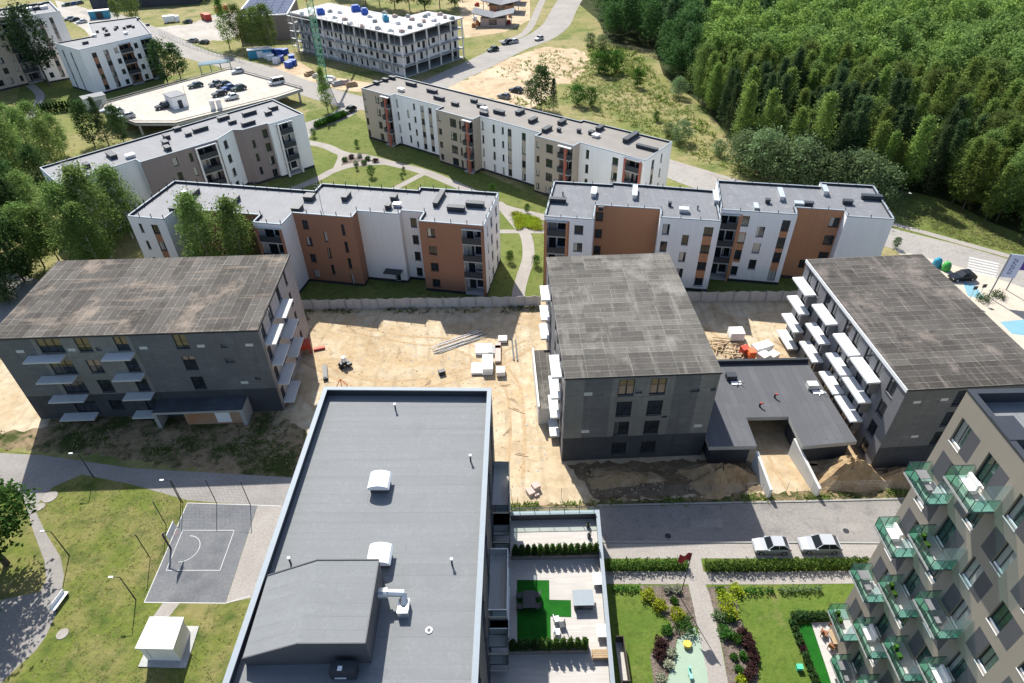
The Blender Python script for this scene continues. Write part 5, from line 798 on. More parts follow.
def hedge(x0, x1, y0, y1, h, m, label, name='hedge', n=170):
    r = np.random.default_rng(int(abs(x0)*10)); N = int((x1-x0)*(y1-y0)*h*n); P = np.stack([r.uniform(x0, x1, N), r.uniform(y0, y1, N), r.uniform(.02, 1, N)*h], 1)
    k = np.sin(P[:, 0]*5.7)*.5+.5; P[:, 2] *= .86+.16*k; P[:, 1] = (y0+y1)/2+(P[:, 1]-(y0+y1)/2)*(.8+.25*k)
    u = r.normal(size=(N, 3)); u /= np.linalg.norm(u, axis=1)[:, None]; v = np.cross(u, r.normal(size=(N, 3))); v /= np.linalg.norm(v, axis=1)[:, None]; s = .13*r.uniform(.6, 1.3, N)[:, None]
    o = ob(name, np_mesh(name, np.stack([P-u*s, P-v*s*.6, P+u*s, P+v*s*.6], 1).reshape(-1, 3), np.arange(N*4).reshape(-1, 4), [LEAF[m]])); return tag(o, label, 'hedge')
h0, h1 = W(612, 568), W(688, 568); hedge(h0[0]-.6, h1[0], h0[1]-.55, h0[1]+.5, 1.35, 'thuja', 'clipped thuja hedge between terrace and flagpole path'); h0, h1 = W(704, 568), W(868, 568); hedge(h0[0], h1[0], h0[1]-.75, h0[1]+.4, 1.35, 'thuja', 'clipped thuja hedge beside the two parked silver cars')
h0, h1 = W(612, 590), W(641, 590); hedge(h0[0], h1[0], h0[1]-.35, h0[1]+.35, .6, 'green', 'low leafy shrub border by the terrace corner'); h0, h1 = W(744, 592), W(773, 592); hedge(h0[0], h1[0], h0[1]-.35, h0[1]+.35, .7, 'green', 'low shrub border beside the yellow shrubs'); h0, h1 = W(778, 591), W(821, 591); hedge(h0[0], h1[0], h0[1]-.35, h0[1]+.35, .75, 'willow', 'low pale shrub border before the lawn')
for k in range(14): shrub(None, .36, 1.5, 'dark' if k < 4 else 'thuja', 'small conifer in the upper terrace planter', 'conifers in the upper planter', ZP+.6, 'planter_conifer', .08, 150, 14, 'conifer', (-.1+k*.67, 40.6), prof_cone)
for k in range(13): shrub(None, .36, 1.5, 'dark' if k < 6 else 'thuja', 'small conifer in the lower terrace planter', 'conifers in the lower planter', ZP+.6, 'planter_conifer', .08, 150, 14, 'conifer', (-1.9+k*.69, 30.3), prof_cone)
for p, r, h, m, lab in (((648,597),.75,.9,'yellow','bright yellow shrub in the terrace-side bed, farthest from the path'),((659,608),.7,.9,'yellow','bright yellow shrub in the terrace-side bed, by the lawn edge'),((677,617),.75,.9,'yellow','bright yellow shrub in the terrace-side bed, near the green bush'),((684,628),1.05,1.0,'green','big dark green shrub in the terrace-side bed'),((667,590),.42,.5,'bloom','cream flowering shrub by the path corner, farther from the flagpole'),((677,591),.45,.5,'bloom','cream flowering shrub next to the flagpole foot'),((674,602),.4,.5,'green','small green shrub by the flagpole'),((667,632),.5,.6,'green','green shrub at the lawn bend'),((661,645),.6,.7,'purple','dark purple barberry at the lawn bend'),((659,655),.55,.7,'purple','dark purple barberry nearer the play surface'),((671,654),.5,.5,'bloom','white flowering shrub by the play surface, upper of three'),((668,665),.5,.5,'bloom','white flowering shrub by the play surface, middle of three'),((661,680),.45,.5,'bloom','white flowering shrub by the play surface, lowest of three'),((725,602),1.0,1.0,'yellow','large yellow-green shrub in the tower-side bed'),((730,614),.8,.8,'yellow','yellow-green shrub below the large one in the tower-side bed'),((720,592),.5,.5,'green','small pale shrub at the path junction'),((719,618),.6,.7,'willow','grey-green shrub by the path in the tower-side bed'),((729,619),.6,.7,'green','green shrub under the yellow ones in the tower-side bed'),((724,634),.75,.8,'green','round green shrub in the tower-side bed, middle'),((736,640),.55,.6,'green','green shrub next to purple ones in the tower-side bed'),((735,592),.7,.8,'yellow','yellow-green shrub at the lawn corner of the tower-side bed'),((734,658),.3,.4,'green','tiny green shrub in bare bark'),((743,657),.4,.5,'green','small green shrub in bare bark'),((739,671),.4,.5,'green','lowest green shrub in the tower-side bed'),((741,681),.5,.5,'yellow','yellow shrub at the bottom of the tower-side bed')): shrub(p, r, h, m, lab)
for k, p in enumerate(((742,634),(747,640),(749,647),(752,654),(753,661),(751,669),(748,676))): shrub(p, .5, .7, 'purple', 'dark purple barberry along the tower-side bed', 'purple barberries in a row')
for k, (a, b) in enumerate(((794,619),(799,617),(806,618),(812,618),(818,618),(824,618))): shrub((a, b), .38, .8, 'dark', 'clipped dark shrub in the row at the head of the private lawn', 'clipped shrubs along the private lawn', .02, 'clipped_shrub')
for k in range(10): shrub((792+k*2.6, 624+k*6.6), .33, .6, 'red' if False else ('purple' if k == 4 else 'dark'), 'clipped dark shrub in the row down the private lawn' if k != 4 else 'reddish shrub in the clipped row down the private lawn', 'clipped shrubs along the private lawn', .02, 'clipped_shrub')
for k in range(13): shrub((41+k*3.1, 113.5-k*.3), .55, 2.8, 'dark', 'pointed dark conifer in the row behind the parking deck kiosk', 'row of pointed conifers', .01, 'column_conifer', .22, 50, 9, 'conifer', None, prof_cone)
for k, (a, b) in enumerate(((345,161),(352,158),(360,157),(368,160),(376,162),(356,164),(364,164))): shrub((a, b), .7, .8, ('dark','purple','bloom')[k % 3], ('small dark', 'small reddish', 'small pale')[k % 3]+' shrub in the round courtyard bed', 'shrubs of the round courtyard bed', .014)
for k in range(16): shrub((515+(k % 5)*5.2+(k//5)*1.3, 215+(k//5)*4.3+(k % 5)*1.4), .9, .5, 'yellow', 'low yellow-green shrub in the courtyard bed', 'yellow-green courtyard shrubs', .014)
for k in range(9): shrub((318+k*3.2, 127-k*1.3), 1.2, 1.4, 'green', 'leafy shrub in the row along the side road', 'shrubs along the side road', .014, 'shrub', .2)
# ------------------------------------------------------------------ vehicles
def car_meshes(L=4.3, Wd=1.8, H=1.48, van=False):
    hw = Wd/2; bd = MB(); st = [(-L/2, .45, .62, .80), (-L/2+.12, .3, .80, .9), (-L*.30, .22, .92, 1), (-L*.12, .22, .96, 1), (L*.3, .22, .98, 1), (L/2-.12, .3, .95, .95), (L/2, .4, .7, .84)]
    if van: st[1] = (-L/2+.1, .3, .95, .92); st[2] = (-L*.40, .22, 1.05, 1)
    ring = [[(x, -hw*k, zb), (x, -hw*k*1.0, zt*.75), (x, -hw*k*.93, zt), (x, hw*k*.93, zt), (x, hw*k, zt*.75), (x, hw*k, zb)] for x, zb, zt, k in st]
    for a, b in zip(ring, ring[1:]):
        for i in range(6): j = (i+1) % 6; bd.poly([a[i], a[j], b[j], b[i]])
    bd.poly(ring[0][::-1]); bd.poly(ring[-1])
    g = [(-L*.17, .94), (-L*.02, H), (L*.28, H-.02), (L*.45, .96)] if not van else [(-L*.36, 1.0), (-L*.22, H), (L*.44, H), (L*.48, 1.0)]
    gl = MB(); wb, wt = hw*.92, hw*.74; A = [(x, -(wt if z > 1.1 else wb), z) for x, z in g]; B = [(x, (wt if z > 1.1 else wb), z) for x, z in g]
    gl.poly(A); gl.poly(B[::-1]); gl.poly([A[0],A[1],B[1],B[0]][::-1]); gl.poly([A[2],A[3],B[3],B[2]][::-1])
    bd.poly([(A[1][0]-.05,A[1][1]-.02,H-.01),(A[2][0]+.08,A[2][1]-.02,H-.03),(B[2][0]+.08,B[2][1]+.02,H-.03),(B[1][0]-.05,B[1][1]+.02,H-.01)][::-1]); bd.box(A[1][0], A[1][1], H-.06, A[2][0], B[1][1], H+.015)
    for sgn in (-1, 1):
        for k in (0, 1, 2, 3):
            if k in (1, 2): bd.bar((g[k][0], sgn*(wt+.01), g[k][1]), (g[(0, 0, 3, 3)[k]][0], sgn*(wb+.01), g[(0, 0, 3, 3)[k]][1]), .045, 4)
        bd.bar((L*.13, sgn*(wt+.01), H-.02), (L*.15, sgn*(wb+.01), .95), .045, 4); bd.box(-L*.16, sgn*hw*1.0-.09, .92, -L*.11, sgn*hw*1.0+.09, 1.05)
    tm = bpy.data.materials['tyre']; wh = MB().bar((0, -.11, 0), (0, .11, 0), .33, 14, 0); rim = MB().bar((0, -.118, 0), (0, .118, 0), .2, 12, 0); hl = MB().box(-.04, -.2, -.07, .04, .2, .07)
    return dict(L=L, hw=hw, body=bd, glass=gl.mesh('windows', [CARGLASS]), wheel=wh.mesh('wheel', [TYRE]), rim=rim.mesh('rim', [SHINY]), lamp=hl.mesh('headlight', [LAMPW]), tail=hl.mesh('tail_light', [RED]), bm={})
CARS = dict(hatch=car_meshes(4.1, 1.78, 1.5), suv=car_meshes(4.6, 1.86, 1.62), saloon=car_meshes(4.5, 1.8, 1.42), van=car_meshes(4.9, 1.95, 1.95, True))
def car(p, kd, colr, ang, label, z=.02, group=None, name='parked_car', cat='car'):
    k = CARS[kd]; x, y = W(p[0], p[1], z); t = thing(name, label, cat, (x, y, z), RAD(ang), group)
    if colr not in k['bm']: k['bm'][colr] = k['body'].mesh('body', [MAT_CAR[colr]])
    ob('body', k['bm'][colr], t); ob('windows', k['glass'], t)
    for sx in (-.31, .31):
        for sy in (-1, 1): w = ob('wheel', k['wheel'], t, (k['L']*sx, sy*(k['hw']-.1), .33)); ob('rim', k['rim'], w)
    for sy in (-1, 1): ob('headlight', k['lamp'], t, (-k['L']/2+.1, sy*k['hw']*.68, .66)); ob('tail_light', k['tail'], t, (k['L']/2-.06, sy*k['hw']*.68, .72))
car((770,548.5),'hatch','silver',-1.5,'silver hatchback parked by the hedge, nearer the flagpole'); car((818,547.5),'suv','silver',-1.5,'silver estate car parked by the hedge, nearer the tan tower')
DZ = 3.53
for p, kd, c, a, lab in (((109,112),'saloon','silver',40,'silver car at the parking deck corner, outermost of three'),((116,114),'suv','white',40,'white car between two silver ones on the parking deck'),((127,118),'saloon','silver',38,'silver car at the parking deck corner, innermost of three'),((164,108),'suv','black',40,'dark car beside the white kiosk on the deck'),((196,87),'saloon','darkgreen',40,'dark green car alone in the middle of the deck'),((216,85.5),'hatch','grey',40,'grey car behind a black one on the deck'),((224,86.5),'suv','black',40,'black car in the tight group on the deck'),((229,89.5),'hatch','blue',42,'blue car in the tight group on the deck'),((239,90),'suv','darkgreen',40,'dark car at the end of the tight group on the deck'),((220,95.5),'saloon','black',40,'black car nearest the roof edge on the deck'),((232,99),'hatch','white',40,'small white car nearest the roof edge on the deck'),((238,73),'hatch','silver',35,'silver car near the glass shelter on the deck')): car(p, kd, c, a, lab, DZ)
car((277,84),'van','white',35,'white van near the tip of the parking deck',DZ,None,'parked_van','van'); car((350,112),'suv','black',60,'black car on the side road by the long block'); car((493,51),'suv','darkgreen',35,'dark car on the far street, nearest the frame building'); car((507,44),'suv','black',35,'black car next to a pale one on the far street'); car((513,43),'saloon','silver',35,'pale car next to a black one on the far street'); car((539,40),'hatch','silver',50,'silver car driving up the far street'); car((504,98),'hatch','grey',-30,'grey car on the dirt lot behind the long block'); car((516,92),'suv','black',-30,'black car on the dirt lot by the pines'); car((961,279),'suv','black',5,'black car beside the blue and green bins'); car((193,42),'saloon','grey',-15,'dark car in front of the gravel yard, left of a pair'); car((204,43.5),'saloon','darkgreen',-15,'dark car in front of the gravel yard, right of a pair'); car((188,23),'hatch','darkgreen',0,'small dark car at the top of the gravel yard')
for i, (a, b, c) in enumerate(((67,6,'darkgreen'),(73,5,'blue'),(79,4,'grey'),(70,20,'grey'),(75,21,'black'),(82,23,'silver'))): car((a, b), 'saloon', c, 40, '%s car in the far car park, %s row' % (dict(darkgreen='dark green', blue='blue', grey='grey', black='black', silver='silver')[c], 'upper' if i < 3 else 'lower'))
# ------------------------------------------------------------------ parking deck
dk = thing('parking_deck', 'pale raised concrete parking deck on columns', 'parking deck', (0,0,0)); dp = [W(a, b, 3.5) for a, b in ((100,111),(105,103.3),(229.5,69),(303,89.3),(275,98.5),(176,123.6),(135.5,123.6))][::-1]
MB().prism(dp, 2.9, 3.5, 1, 0).obj('deck_slab', [DECKTOP, CONC], dk)
cb = MB(); di = inset(dp, 1.0)
for p, q in zip(di, di[1:]+di[:1]):
    n = max(1, int(math.dist(p, q)/7))
    for k in range(n): dk_c = MB(); x, y = p[0]+(q[0]-p[0])*k/n, p[1]+(q[1]-p[1])*k/n; dk_c.box(x-.25,y-.25,0,x+.25,y+.25,2.9).obj('column', CONC, dk)
di = inset(dp, .08); rr = MB()
for p, q in zip(di, di[1:]+di[:1]): rr.bar((p[0],p[1],4.2),(q[0],q[1],4.2),.09,4); rr.bar((p[0],p[1],3.62),(q[0],q[1],3.62),.14,4)
rr.obj('railing', CHARC, dk)
def boxthing(name, label, cat, p, z, ang, dims, mats, fn=None, group=None):
    x, y = W(p[0], p[1], z); t = thing(name, label, cat, (x, y, z), RAD(ang), group); w, d, h = dims
    MB().box(-w/2,-d/2,0,w/2,d/2,h).obj('body', mats[0], t); MB().box(-w/2-.15,-d/2-.15,h+.002,w/2+.15,d/2+.15,h+.2).obj('roof', mats[1], t)
    if fn: fn(t)
    return t
boxthing('stair_kiosk','small white stair kiosk on the parking deck','kiosk',(178,106),3.503,45,(4,5,3.2),(WHITE,ROOF1),lambda t: MB().box(-.6,-2.56,0,.6,-2.501,2.2).obj('door',CHARC,t)); boxthing('waste_shelter','pale concrete waste shelter at the deck corner','shelter',(97,107),0,40,(6,4,3.2),(GREYW,ROOF1),lambda t: MB().box(-1.5,-2.06,0,1.5,-2.001,2.4).obj('door',CONC,t))
gs = thing('glass_shelter','glass bicycle shelter beside the main road','shelter',W(217,72)+(0,),RAD(20)); MB().box(-5,-2,3,5,2,3.2).obj('roof', GLASSB, gs)
for a in (-4.8,-1.6,1.6,4.8):
    for b in (-1.8,1.8): MB().box(a-.08,b-.08,0,a+.08,b+.08,2.999).obj('post', SCAF, gs)
for k, p in enumerate(((213.5,109),(220,108))): x, y = W(p[0], p[1], 3.5); tag(MB().bar((0,0,0),(0,0,2.4),.7,10).obj('vent_stack', GREYW, None, loc=(x,y,3.503)), 'round pale vent stack at the deck edge, %s of two' % ('nearer the kiosk','farther from the kiosk')[k], 'vent stack')
# ------------------------------------------------------------------ concrete frame building and crane
ROOFU = membrane('insulation_boards', (.50, .50, .51), (.30, .30, .31), 2.4, 1.2, 20, .06, .3, (.36, .34, .32), (.55, .7))
ub = thing('frame_building', 'unfinished concrete frame building with white insulated roof beyond the road', 'building', (-33.0, 219.6, 0), RAD(-39)); UP = [(-56,0),(0,0),(0.3,29),(-15.7,28.6),(-16.5,17.5),(-56,17.5)]
for k in range(5): z = .2+3.2*k; (MB().prism(UP if k < 4 else inset(UP, -.3), z-.3, z, 0, 1 if k == 4 else 0)).obj('roof' if k == 4 else 'floor_slab', [CONC, ROOFU], ub)
ui = inset(UP, 1.3); ub_b = Building.__new__(Building); ub_b.root = ub; ub_b.poly = ui; ub_b.fm, ub_b.pm, ub_b.depth = FRAMED, PANEC, .15; ub_b.E = []
for p, q in zip(ui, ui[1:]+ui[:1]): a, b = Vector(p), Vector(q); d = (b-a).normalized(); ub_b.E.append((a, d, Vector((-d.y, d.x)), (b-a).length))
wm = MB(); rr = random.Random(2)
for i in range(6):
    L = ub_b.E[i][3]
    for k in range(4):
        z = .2+3.2*k; op = []; u = 1.2
        while u < L-1.8: op.append((u, u+rr.choice((.9, 1.2, 1.6)), z+.25 if rr.random() < .5 else z+.9, z+2.5, 'H.5', 1)); u += rr.choice((2.2, 2.8, 3.2))
        if k == 3: 
            if i in (0, 1): continue
        if k == 0 and i in (1,): continue
        ub_b.wall(wm, i, z, z+2.89, op, [], 0)
wm.obj('wall', [GREYW, GREYD], ub); ie = inset(UP, .25)
for p, q in zip(ie, ie[1:]+ie[:1]):
    n = max(1, int(math.dist(p, q)/5.5))
    for k in range(n): x, y = p[0]+(q[0]-p[0])*k/n, p[1]+(q[1]-p[1])*k/n; MB().box(x-.2,y-.2,0,x+.2,y+.2,12.69).obj('column', GREYW, ub)
sc = MB()
for x in np.linspace(-57, -44, 6): sc.bar((x,-1.2,0),(x,-1.2,13.5),.06,4); sc.bar((x,-.4,0),(x,-.4,13.5),.06,4)
for z in (2,4.5,7,9.5,12): sc.box(-57,-1.2,z,-44,-.4,z+.08); sc.bar((-57,-1.2,z+1),(-44,-1.2,z+1),.05,4)
for x in np.linspace(-40, -2, 15): sc.bar((x,-.9,0),(x,-.9,14.2),.06,4)
for z in (3.3,6.5,9.7,13.9): sc.bar((-40,-.9,z),(-2,-.9,z),.05,4)
sc.obj('scaffold', SCAF, ub)
def utop(p, z=13.03): return W(p[0], p[1], z)
for k, (p, w, lab) in enumerate((((321,14),2.6,'blue wrapped pallet on the frame building roof, nearest the crane'),((356,11),3,'large blue wrapped pallet stack at the roof middle'),((365,14),2.2,'small blue wrapped pallet beside the large stack'),((386,21),1.8,'pale blue pallet on the frame building roof'))): x, y = utop(p); tag(MB().box(-w/2,-1,0,w/2,1,1.5).box(-w/2+.2,-.8,1.5,w/2-.4,.8,2.0).obj('pallet', BLUE if k < 3 else CYAN, None, loc=(x,y,13.01), rz=.4), lab, 'pallet')
for k, (a, b) in enumerate(((335,18),(345,20),(375,22),(398,24),(412,20),(425,17),(434,21),(445,18),(420,26),(340,13),(395,17),(408,17),(302,14),(312,17),(330,12),(350,24),(362,27),(378,29),(391,31),(402,32),(410,28),(428,15),(440,15),(452,19),(438,25),(424,22),(385,14),(370,17))): x, y = utop((a, b)); tag(MB().box(-.8,-.6,0,.8,.6,.6).box(-.6,-.5,.6,.3,.5,.9).obj('insulation_pack', (GREYW, PINKC, CONC)[k % 3], None, loc=(x,y,13.01), rz=k*.7), '%s pack of building material on the frame building roof' % ('pale grey', 'pinkish', 'grey concrete coloured')[k % 3], 'material pack', 'material packs on the frame roof')
cx, cy = W(325, 82); cr = thing('tower_crane', 'green lattice tower crane mast before the frame building', 'crane', (cx, cy, 0), .3); zt = 24
def lattice(z0, z1, n, w=.9, r=.13):
    mb = MB()
    for a in (-w, w):
        for b in (-w, w): mb.bar((a,b,z0),(a,b,z1),r,4)
    for k in range(n):
        a, b = z0+(z1-z0)*k/n, z0+(z1-z0)*(k+1)/n
        for s in (-w, w): mb.bar((-w,s,a),(w,s,b),r*.6,4); mb.bar((s,w,a),(s,-w,b),r*.6,4); mb.bar((-w,s,b),(w,s,b),r*.6,4); mb.bar((s,-w,b),(s,w,b),r*.6,4)
    return mb
lattice(0, zt, 14).obj('mast', CRANEG, cr); lattice(zt, zt+6, 4, 1.1, .2).box(.9,-1.2,zt+.5,2.8,1.2,zt+3).obj('slewing_tower', ORNG, cr); jb = MB().bar((-14,0,zt+6),(36,0,zt+6),.25,4).bar((-14,0,zt+7.2),(36,0,zt+7.2),.2,4)
for k in range(25): jb.bar((-14+k*2,0,zt+6),(-13+k*2,0,zt+7.2),.1,4); jb.bar((-13+k*2,0,zt+7.2),(-12+k*2,0,zt+6),.1,4)
jo = jb.obj('jib', ORNG, cr); jo.rotation_euler = (0, 0, 1.3); MB().box(-2.5,-2.5,.005,2.5,2.5,.8).obj('base', CONC, cr)
boxthing('site_cabin','long blue site cabin beside the main road','cabin',(261,57),0,15,(8,3,2.8),(CYAN,GREYW),lambda t: MB().box(-1,-1.56,.2,1,-1.501,2.3).obj('door',WMETAL,t))
for k, (a, b, m) in enumerate(((272,54,BLUE),(279,54,BLUE),(285,54,BLUE),(281,61,BLUE),(292,60,BLUE),(289,67,BLUE),(293,65,BLUE),(271,60,WRAP),(268,58,WRAP),(277,63,WRAP))): x, y = W(a, b); tag(MB().box(-1.2,-.9,0,1.2,.9,1.6).box(-1.3,-1,1.6,1.3,1,1.75).obj('material_crate', m, None, loc=(x,y,.03), rz=k*.5), '%s crate of building material by the crane' % ('blue' if m is BLUE else 'white'), 'crate', 'crates in the crane yard')
for k, (a, b, m) in enumerate(((318,78,CONC),(330,80,GREYW),(345,84,PINKC),(352,86,WOOD),(338,85,CONC),(310,75,WOOD),(325,88,GREYS))): x, y = W(a, b); tag(MB().box(-1.8,-.8,0,1.8,.8,.9).box(-1.2,-.5,.9,1.4,.4,1.3).obj('material_stack', m, None, loc=(x,y,.03), rz=-.6+k*.3), 'stack of slabs and boards before the frame building', 'material stack', 'material stacks before the frame')
# ------------------------------------------------------------------ far halls, houses
so = thing('solar_hall', 'grey hall with a solar panel roof beside the frame building', 'building', W(262,50)[:2]+(0,), RAD(7)); so.location = (-92, 271, 0); MB().box(-10,0,0,9,30,8.5).obj('wall', TAUPE, so); MB().box(-10.3,-.3,8.502,9.3,30.3,8.9).obj('roof', WMETAL, so)
for a in range(5):
    for b in range(6): MB().box(-9.5+a*3.7,.6+b*4.9,8.95,-6+a*3.7,5.2+b*4.9,9.1).obj('solar_panel', SOLAR, so)
for lab, p, ang, dims, m, rm in (('long dark hall with pale roof behind the far car park',(150,4),14,(46,14,6),GREYD,ROOF1),('small blue lorry box beside the far car park',(101,18),20,(8,3,3),CYAN,GREYW),('long grey hall roof at the top of the gravel yard',(205,-4),5,(20,10,5),GREYS,ROOF3)): boxthing('hall' if 'hall' in lab else 'lorry_box', lab, 'building' if 'hall' in lab else 'lorry box', p, 0, ang, dims, (m, rm), lambda t: MB().box(-1.4,-dims[1]/2-.06,0,1.4,-dims[1]/2-.001,2.6).obj('door', CHARC, t))
for k, (a, b, lab, m) in enumerate(((172,22,'pale scrap heap vehicle by the yard, white',WRAP),(230,17,'red lorry at the top of the gravel yard',RED),(207,20,'dark red container on the gravel yard',RED))): 
    x, y = W(a if k != 1 else 222, b if k != 1 else 12); tag(MB().box(-3,-1.2,.5,1.6,1.2,2.6).box(1.75,-1.1,.4,3.2,1.1,2.3).bar((-2,-1.25,.5),(-2,1.25,.5),.5,10).bar((2.3,-1.2,.5),(2.3,1.2,.5),.5,10).obj('lorry', m, None, loc=(x,y,0), rz=.3+k), lab, 'lorry')
for k, (a, b, lab) in enumerate(((494,24,'unfinished house with grey valley roof, nearest the street'),(502,11,'unfinished house with grey valley roof, middle of the plots'),(504,2,'unfinished house with grey valley roof, farthest up the slope'))):
    x, y = W(a, b); t = thing('unfinished_house', lab, 'house', (x, y, 0), RAD(-6)); MB().box(-5,-4,0,5,4,3.0).obj('wall', (PINKC, BRICKO, PINKC)[k], t); rf_ = MB()
    for s in (-1, 1): rf_.poly([(0,-5,3.4),(s*8.5,-5,5.2),(s*8.5,5,5.2),(0,5,3.4)]); rf_.poly([(0,-5,3.15),(s*8.5,-5,4.95),(s*8.5,-5,5.2),(0,-5,3.4)]); rf_.poly([(s*8.5,-5,4.95),(s*8.5,5,4.95),(s*8.5,5,5.2),(s*8.5,-5,5.2)])
    rf_.obj('roof', ROOF2, t); MB().box(-1.6,-4.06,.6,1.6,-4.001,2.6).obj('window', PANEC, t); 
    for s in (-7.5, 7.5): MB().box(s-.15,-4.5,0,s+.15,-4.2,4.6).obj('post', CONC, t)
for k in range(14): x, y = W(474+(k*17 % 50), 27-(k*11 % 26)); tag(MB().box(-.9,-.7,0,.9,.7,1.0).box(-.7,-.6,1,.2,.5,1.5).obj('brick_pallet', (BRICKO, RED, PINKC, WRAP)[k % 4], None, loc=(x,y,.02), rz=k), '%s pallet of blocks on the house plots' % ('orange', 'red', 'pinkish', 'white')[k % 4], 'pallet', 'pallets on the house plots')
# ------------------------------------------------------------------ building site items
def fence_run(label, p0, p1, n):
    a, b = Vector(W(*p0)), Vector(W(*p1)); t = thing('panel_fence', label, 'fence', (a.x, a.y, 0), math.atan2(b.y-a.y, b.x-a.x)); L = (b-a).length/n; g = random.Random(n)
    for k in range(n): 
        mb = MB(); m = 5
        for j in range(m):
            u0, u1 = .05+(L-.1)*j/m, .05+(L-.1)*(j+1)/m; y0, y1 = .1*math.sin(j*2.1+k), .1*math.sin((j+1)*2.1+k)*(j < m-1); y0 *= (j > 0); h0, h1 = 2.05+.09*math.sin(k*1.7+j), 2.05+.09*math.sin(k*1.7+j+1)
            mb.poly([(u0,y0,.05),(u1,y1,.05),(u1,y1,h1),(u0,y0,h0)]); mb.poly([(u0,y0+.05,.05),(u0,y0+.05,h0),(u1,y1+.05,h1),(u1,y1+.05,.05)]); mb.poly([(u0,y0,h0),(u1,y1,h1),(u1,y1+.05,h1),(u0,y0+.05,h0)])
        mb.obj('fence_panel', TARP, t, loc=(k*L,0,0)); MB().box(-.05,-.12,0,.05,.18,2.2).obj('post', SCAF, t, loc=(k*L,0,0))
TARP = plain('fence_tarp', (.50, .475, .46), .9, .15, .5)
fence_run('pale sheeted site fence before the brown block and courtyard path', (298,310), (541,306), 15); fence_run('pale sheeted site fence before the ochre blocks', (684,302), (797,301), 7)
wf = thing('wire_fence', 'thin wire site fence along the far kerb of the street', 'fence', (0,0,0)); mb = MB(); Q = [(-.5+k*3.1, 50.6+.012*k) for k in range(20)]
for x, y in Q: MB().bar((x,y,0),(x,y,2),.03,5).obj('post', SCAF, wf)
for a, b in zip(Q, Q[1:]):
    for k in range(7): mb.bar((a[0],a[1],.15+k*.3),(b[0],b[1],.15+k*.3),.006,3)
    for k in range(8): x = a[0]+(b[0]-a[0])*k/8; mb.bar((x,a[1],.1),(x,a[1],1.95),.005,3)
mb.obj('mesh', SCAF, wf)
def pile(name, p, dims, m, label, rz=0, cat='material stack', group=None, wrap=True):
    x, y = W(*p); w, d, h = dims; mb = MB(); 
    for k in range(3): mb.box(-w/2+.03, -d/2+k*d/3+.02, 0, w/2-.03, -d/2+k*d/3+.2, .12, 1)
    n = max(1, int(h/.35))
    for k in range(n): o = random.uniform(-.05,.05); mb.box(-w/2+o, -d/2+o, .121+k*(h-.12)/n, w/2+o, d/2+o, .12+(k+1)*(h-.12)/n-.02, 0)
    return tag(mb.obj(name, [m, WOOD], None, loc=(x,y,.02), rz=rz), label, cat, group)
pile('board_stack',(484,351),(2.6,2.2,.7),WRAP,'white stack of boards at the heart of the sand yard'); pile('board_stack',(492,352),(1.0,2.0,.6),CONC,'grey short stack next to the white boards'); pile('board_stack',(488,368),(1.6,3.4,1.3),WRAP,'tall white wrapped stack nearest the foreground roof'); pile('board_stack',(477.5,370),(1.7,2.3,.5),WRAP,'low white stack with a grey sheet'); pile('board_stack',(501,374),(1.3,1.4,1.0),GREYW,'grey wrapped bundle with dark shadow in the sand yard'); pile('board_stack',(498,354),(.9,4.6,.5),PINKC,'long narrow pinkish stack in the sand yard'); pile('board_stack',(503,341),(1.4,1.3,.7),GREYW,'small white box at the far end of the yard stacks'); pile('board_stack',(498,349),(1,.7,.5),WOOD,'small brown stack beside the long pinkish one')
for a, b, r_, lab in ((513,354,0,'two dark steel beams lying on sand beside the stacks'),(517,354,0,None)):
    if lab: x, y = W(515, 350); tag(MB().box(-.45,-2.6,0,-.25,2.6,.2).box(.1,-2.8,0,.3,2.4,.2).obj('steel_beams', CHARC, None, loc=(x,y,.02), rz=.05), lab, 'beams')
x, y = W(459, 342); mb = MB(); g = random.Random(4)
for k in range(16): a = g.uniform(-1,1); mb.bar((-4+g.uniform(-1,1),a*1.2,.08+.05*(k%3)),(4+g.uniform(-1.5,1),a*1.2+g.uniform(-.4,.4),.08+.05*(k%3)),.045,5,k%2)
tag(mb.obj('pipe_bundle', [GREYW, CONC], None, loc=(x,y,.02), rz=.5), 'fanned bundle of pale pipes lying on the sand', 'pipes')
x, y = W(442, 374); tag(MB().box(-.5,-.35,0,.5,.35,.7).box(-.3,-.5,.1,.1,.45,.5).obj('toolbox', CHARC, None, loc=(x,y,.02), rz=.4), 'small dark box alone on the sand', 'box')
x, y = W(325.5, 374); tag(MB().box(-.35,-1.6,0,.35,1.6,.5).box(-.25,-1.4,.5,.2,1.2,.6).obj('trough', CHARC, None, loc=(x,y,.02), rz=.25), 'long dark trough on sand beside the wide block', 'trough')
x, y = W(345, 366); t = thing('mortar_mixer', 'small mortar mixer with white drum on the sand', 'mixer', (x,y,.02), .6); MB().bar((0,0,1.0),(0,0,1.8),.4,12,0,.3).obj('drum', WRAP, t); MB().box(-.7,-.4,.4,.7,.4,.9).box(.2,-.9,.3,.9,-.41,.8).obj('frame', CHARC, t); MB().bar((-.6,-.5,.3),(-.6,.5,.3),.3,10).bar((.5,-.5,.3),(.5,.5,.3),.3,10).obj('wheel', TYRE, t)
x, y = W(306, 352); t = thing('red_hopper', 'red site hopper in the shade beside the wide block', 'hopper', (x,y,.02), .3); MB().box(-1,-.8,1,1,.8,2.0).obj('bin', RED, t); MB().box(-.9,-.7,0,-.7,-.5,.999).box(.7,-.7,0,.9,-.5,.999).box(-.9,.5,0,-.7,.7,.999).box(.7,.5,0,.9,.7,.999).box(1.2,-.3,0,3.0,.2,.35).obj('frame', RED, t)
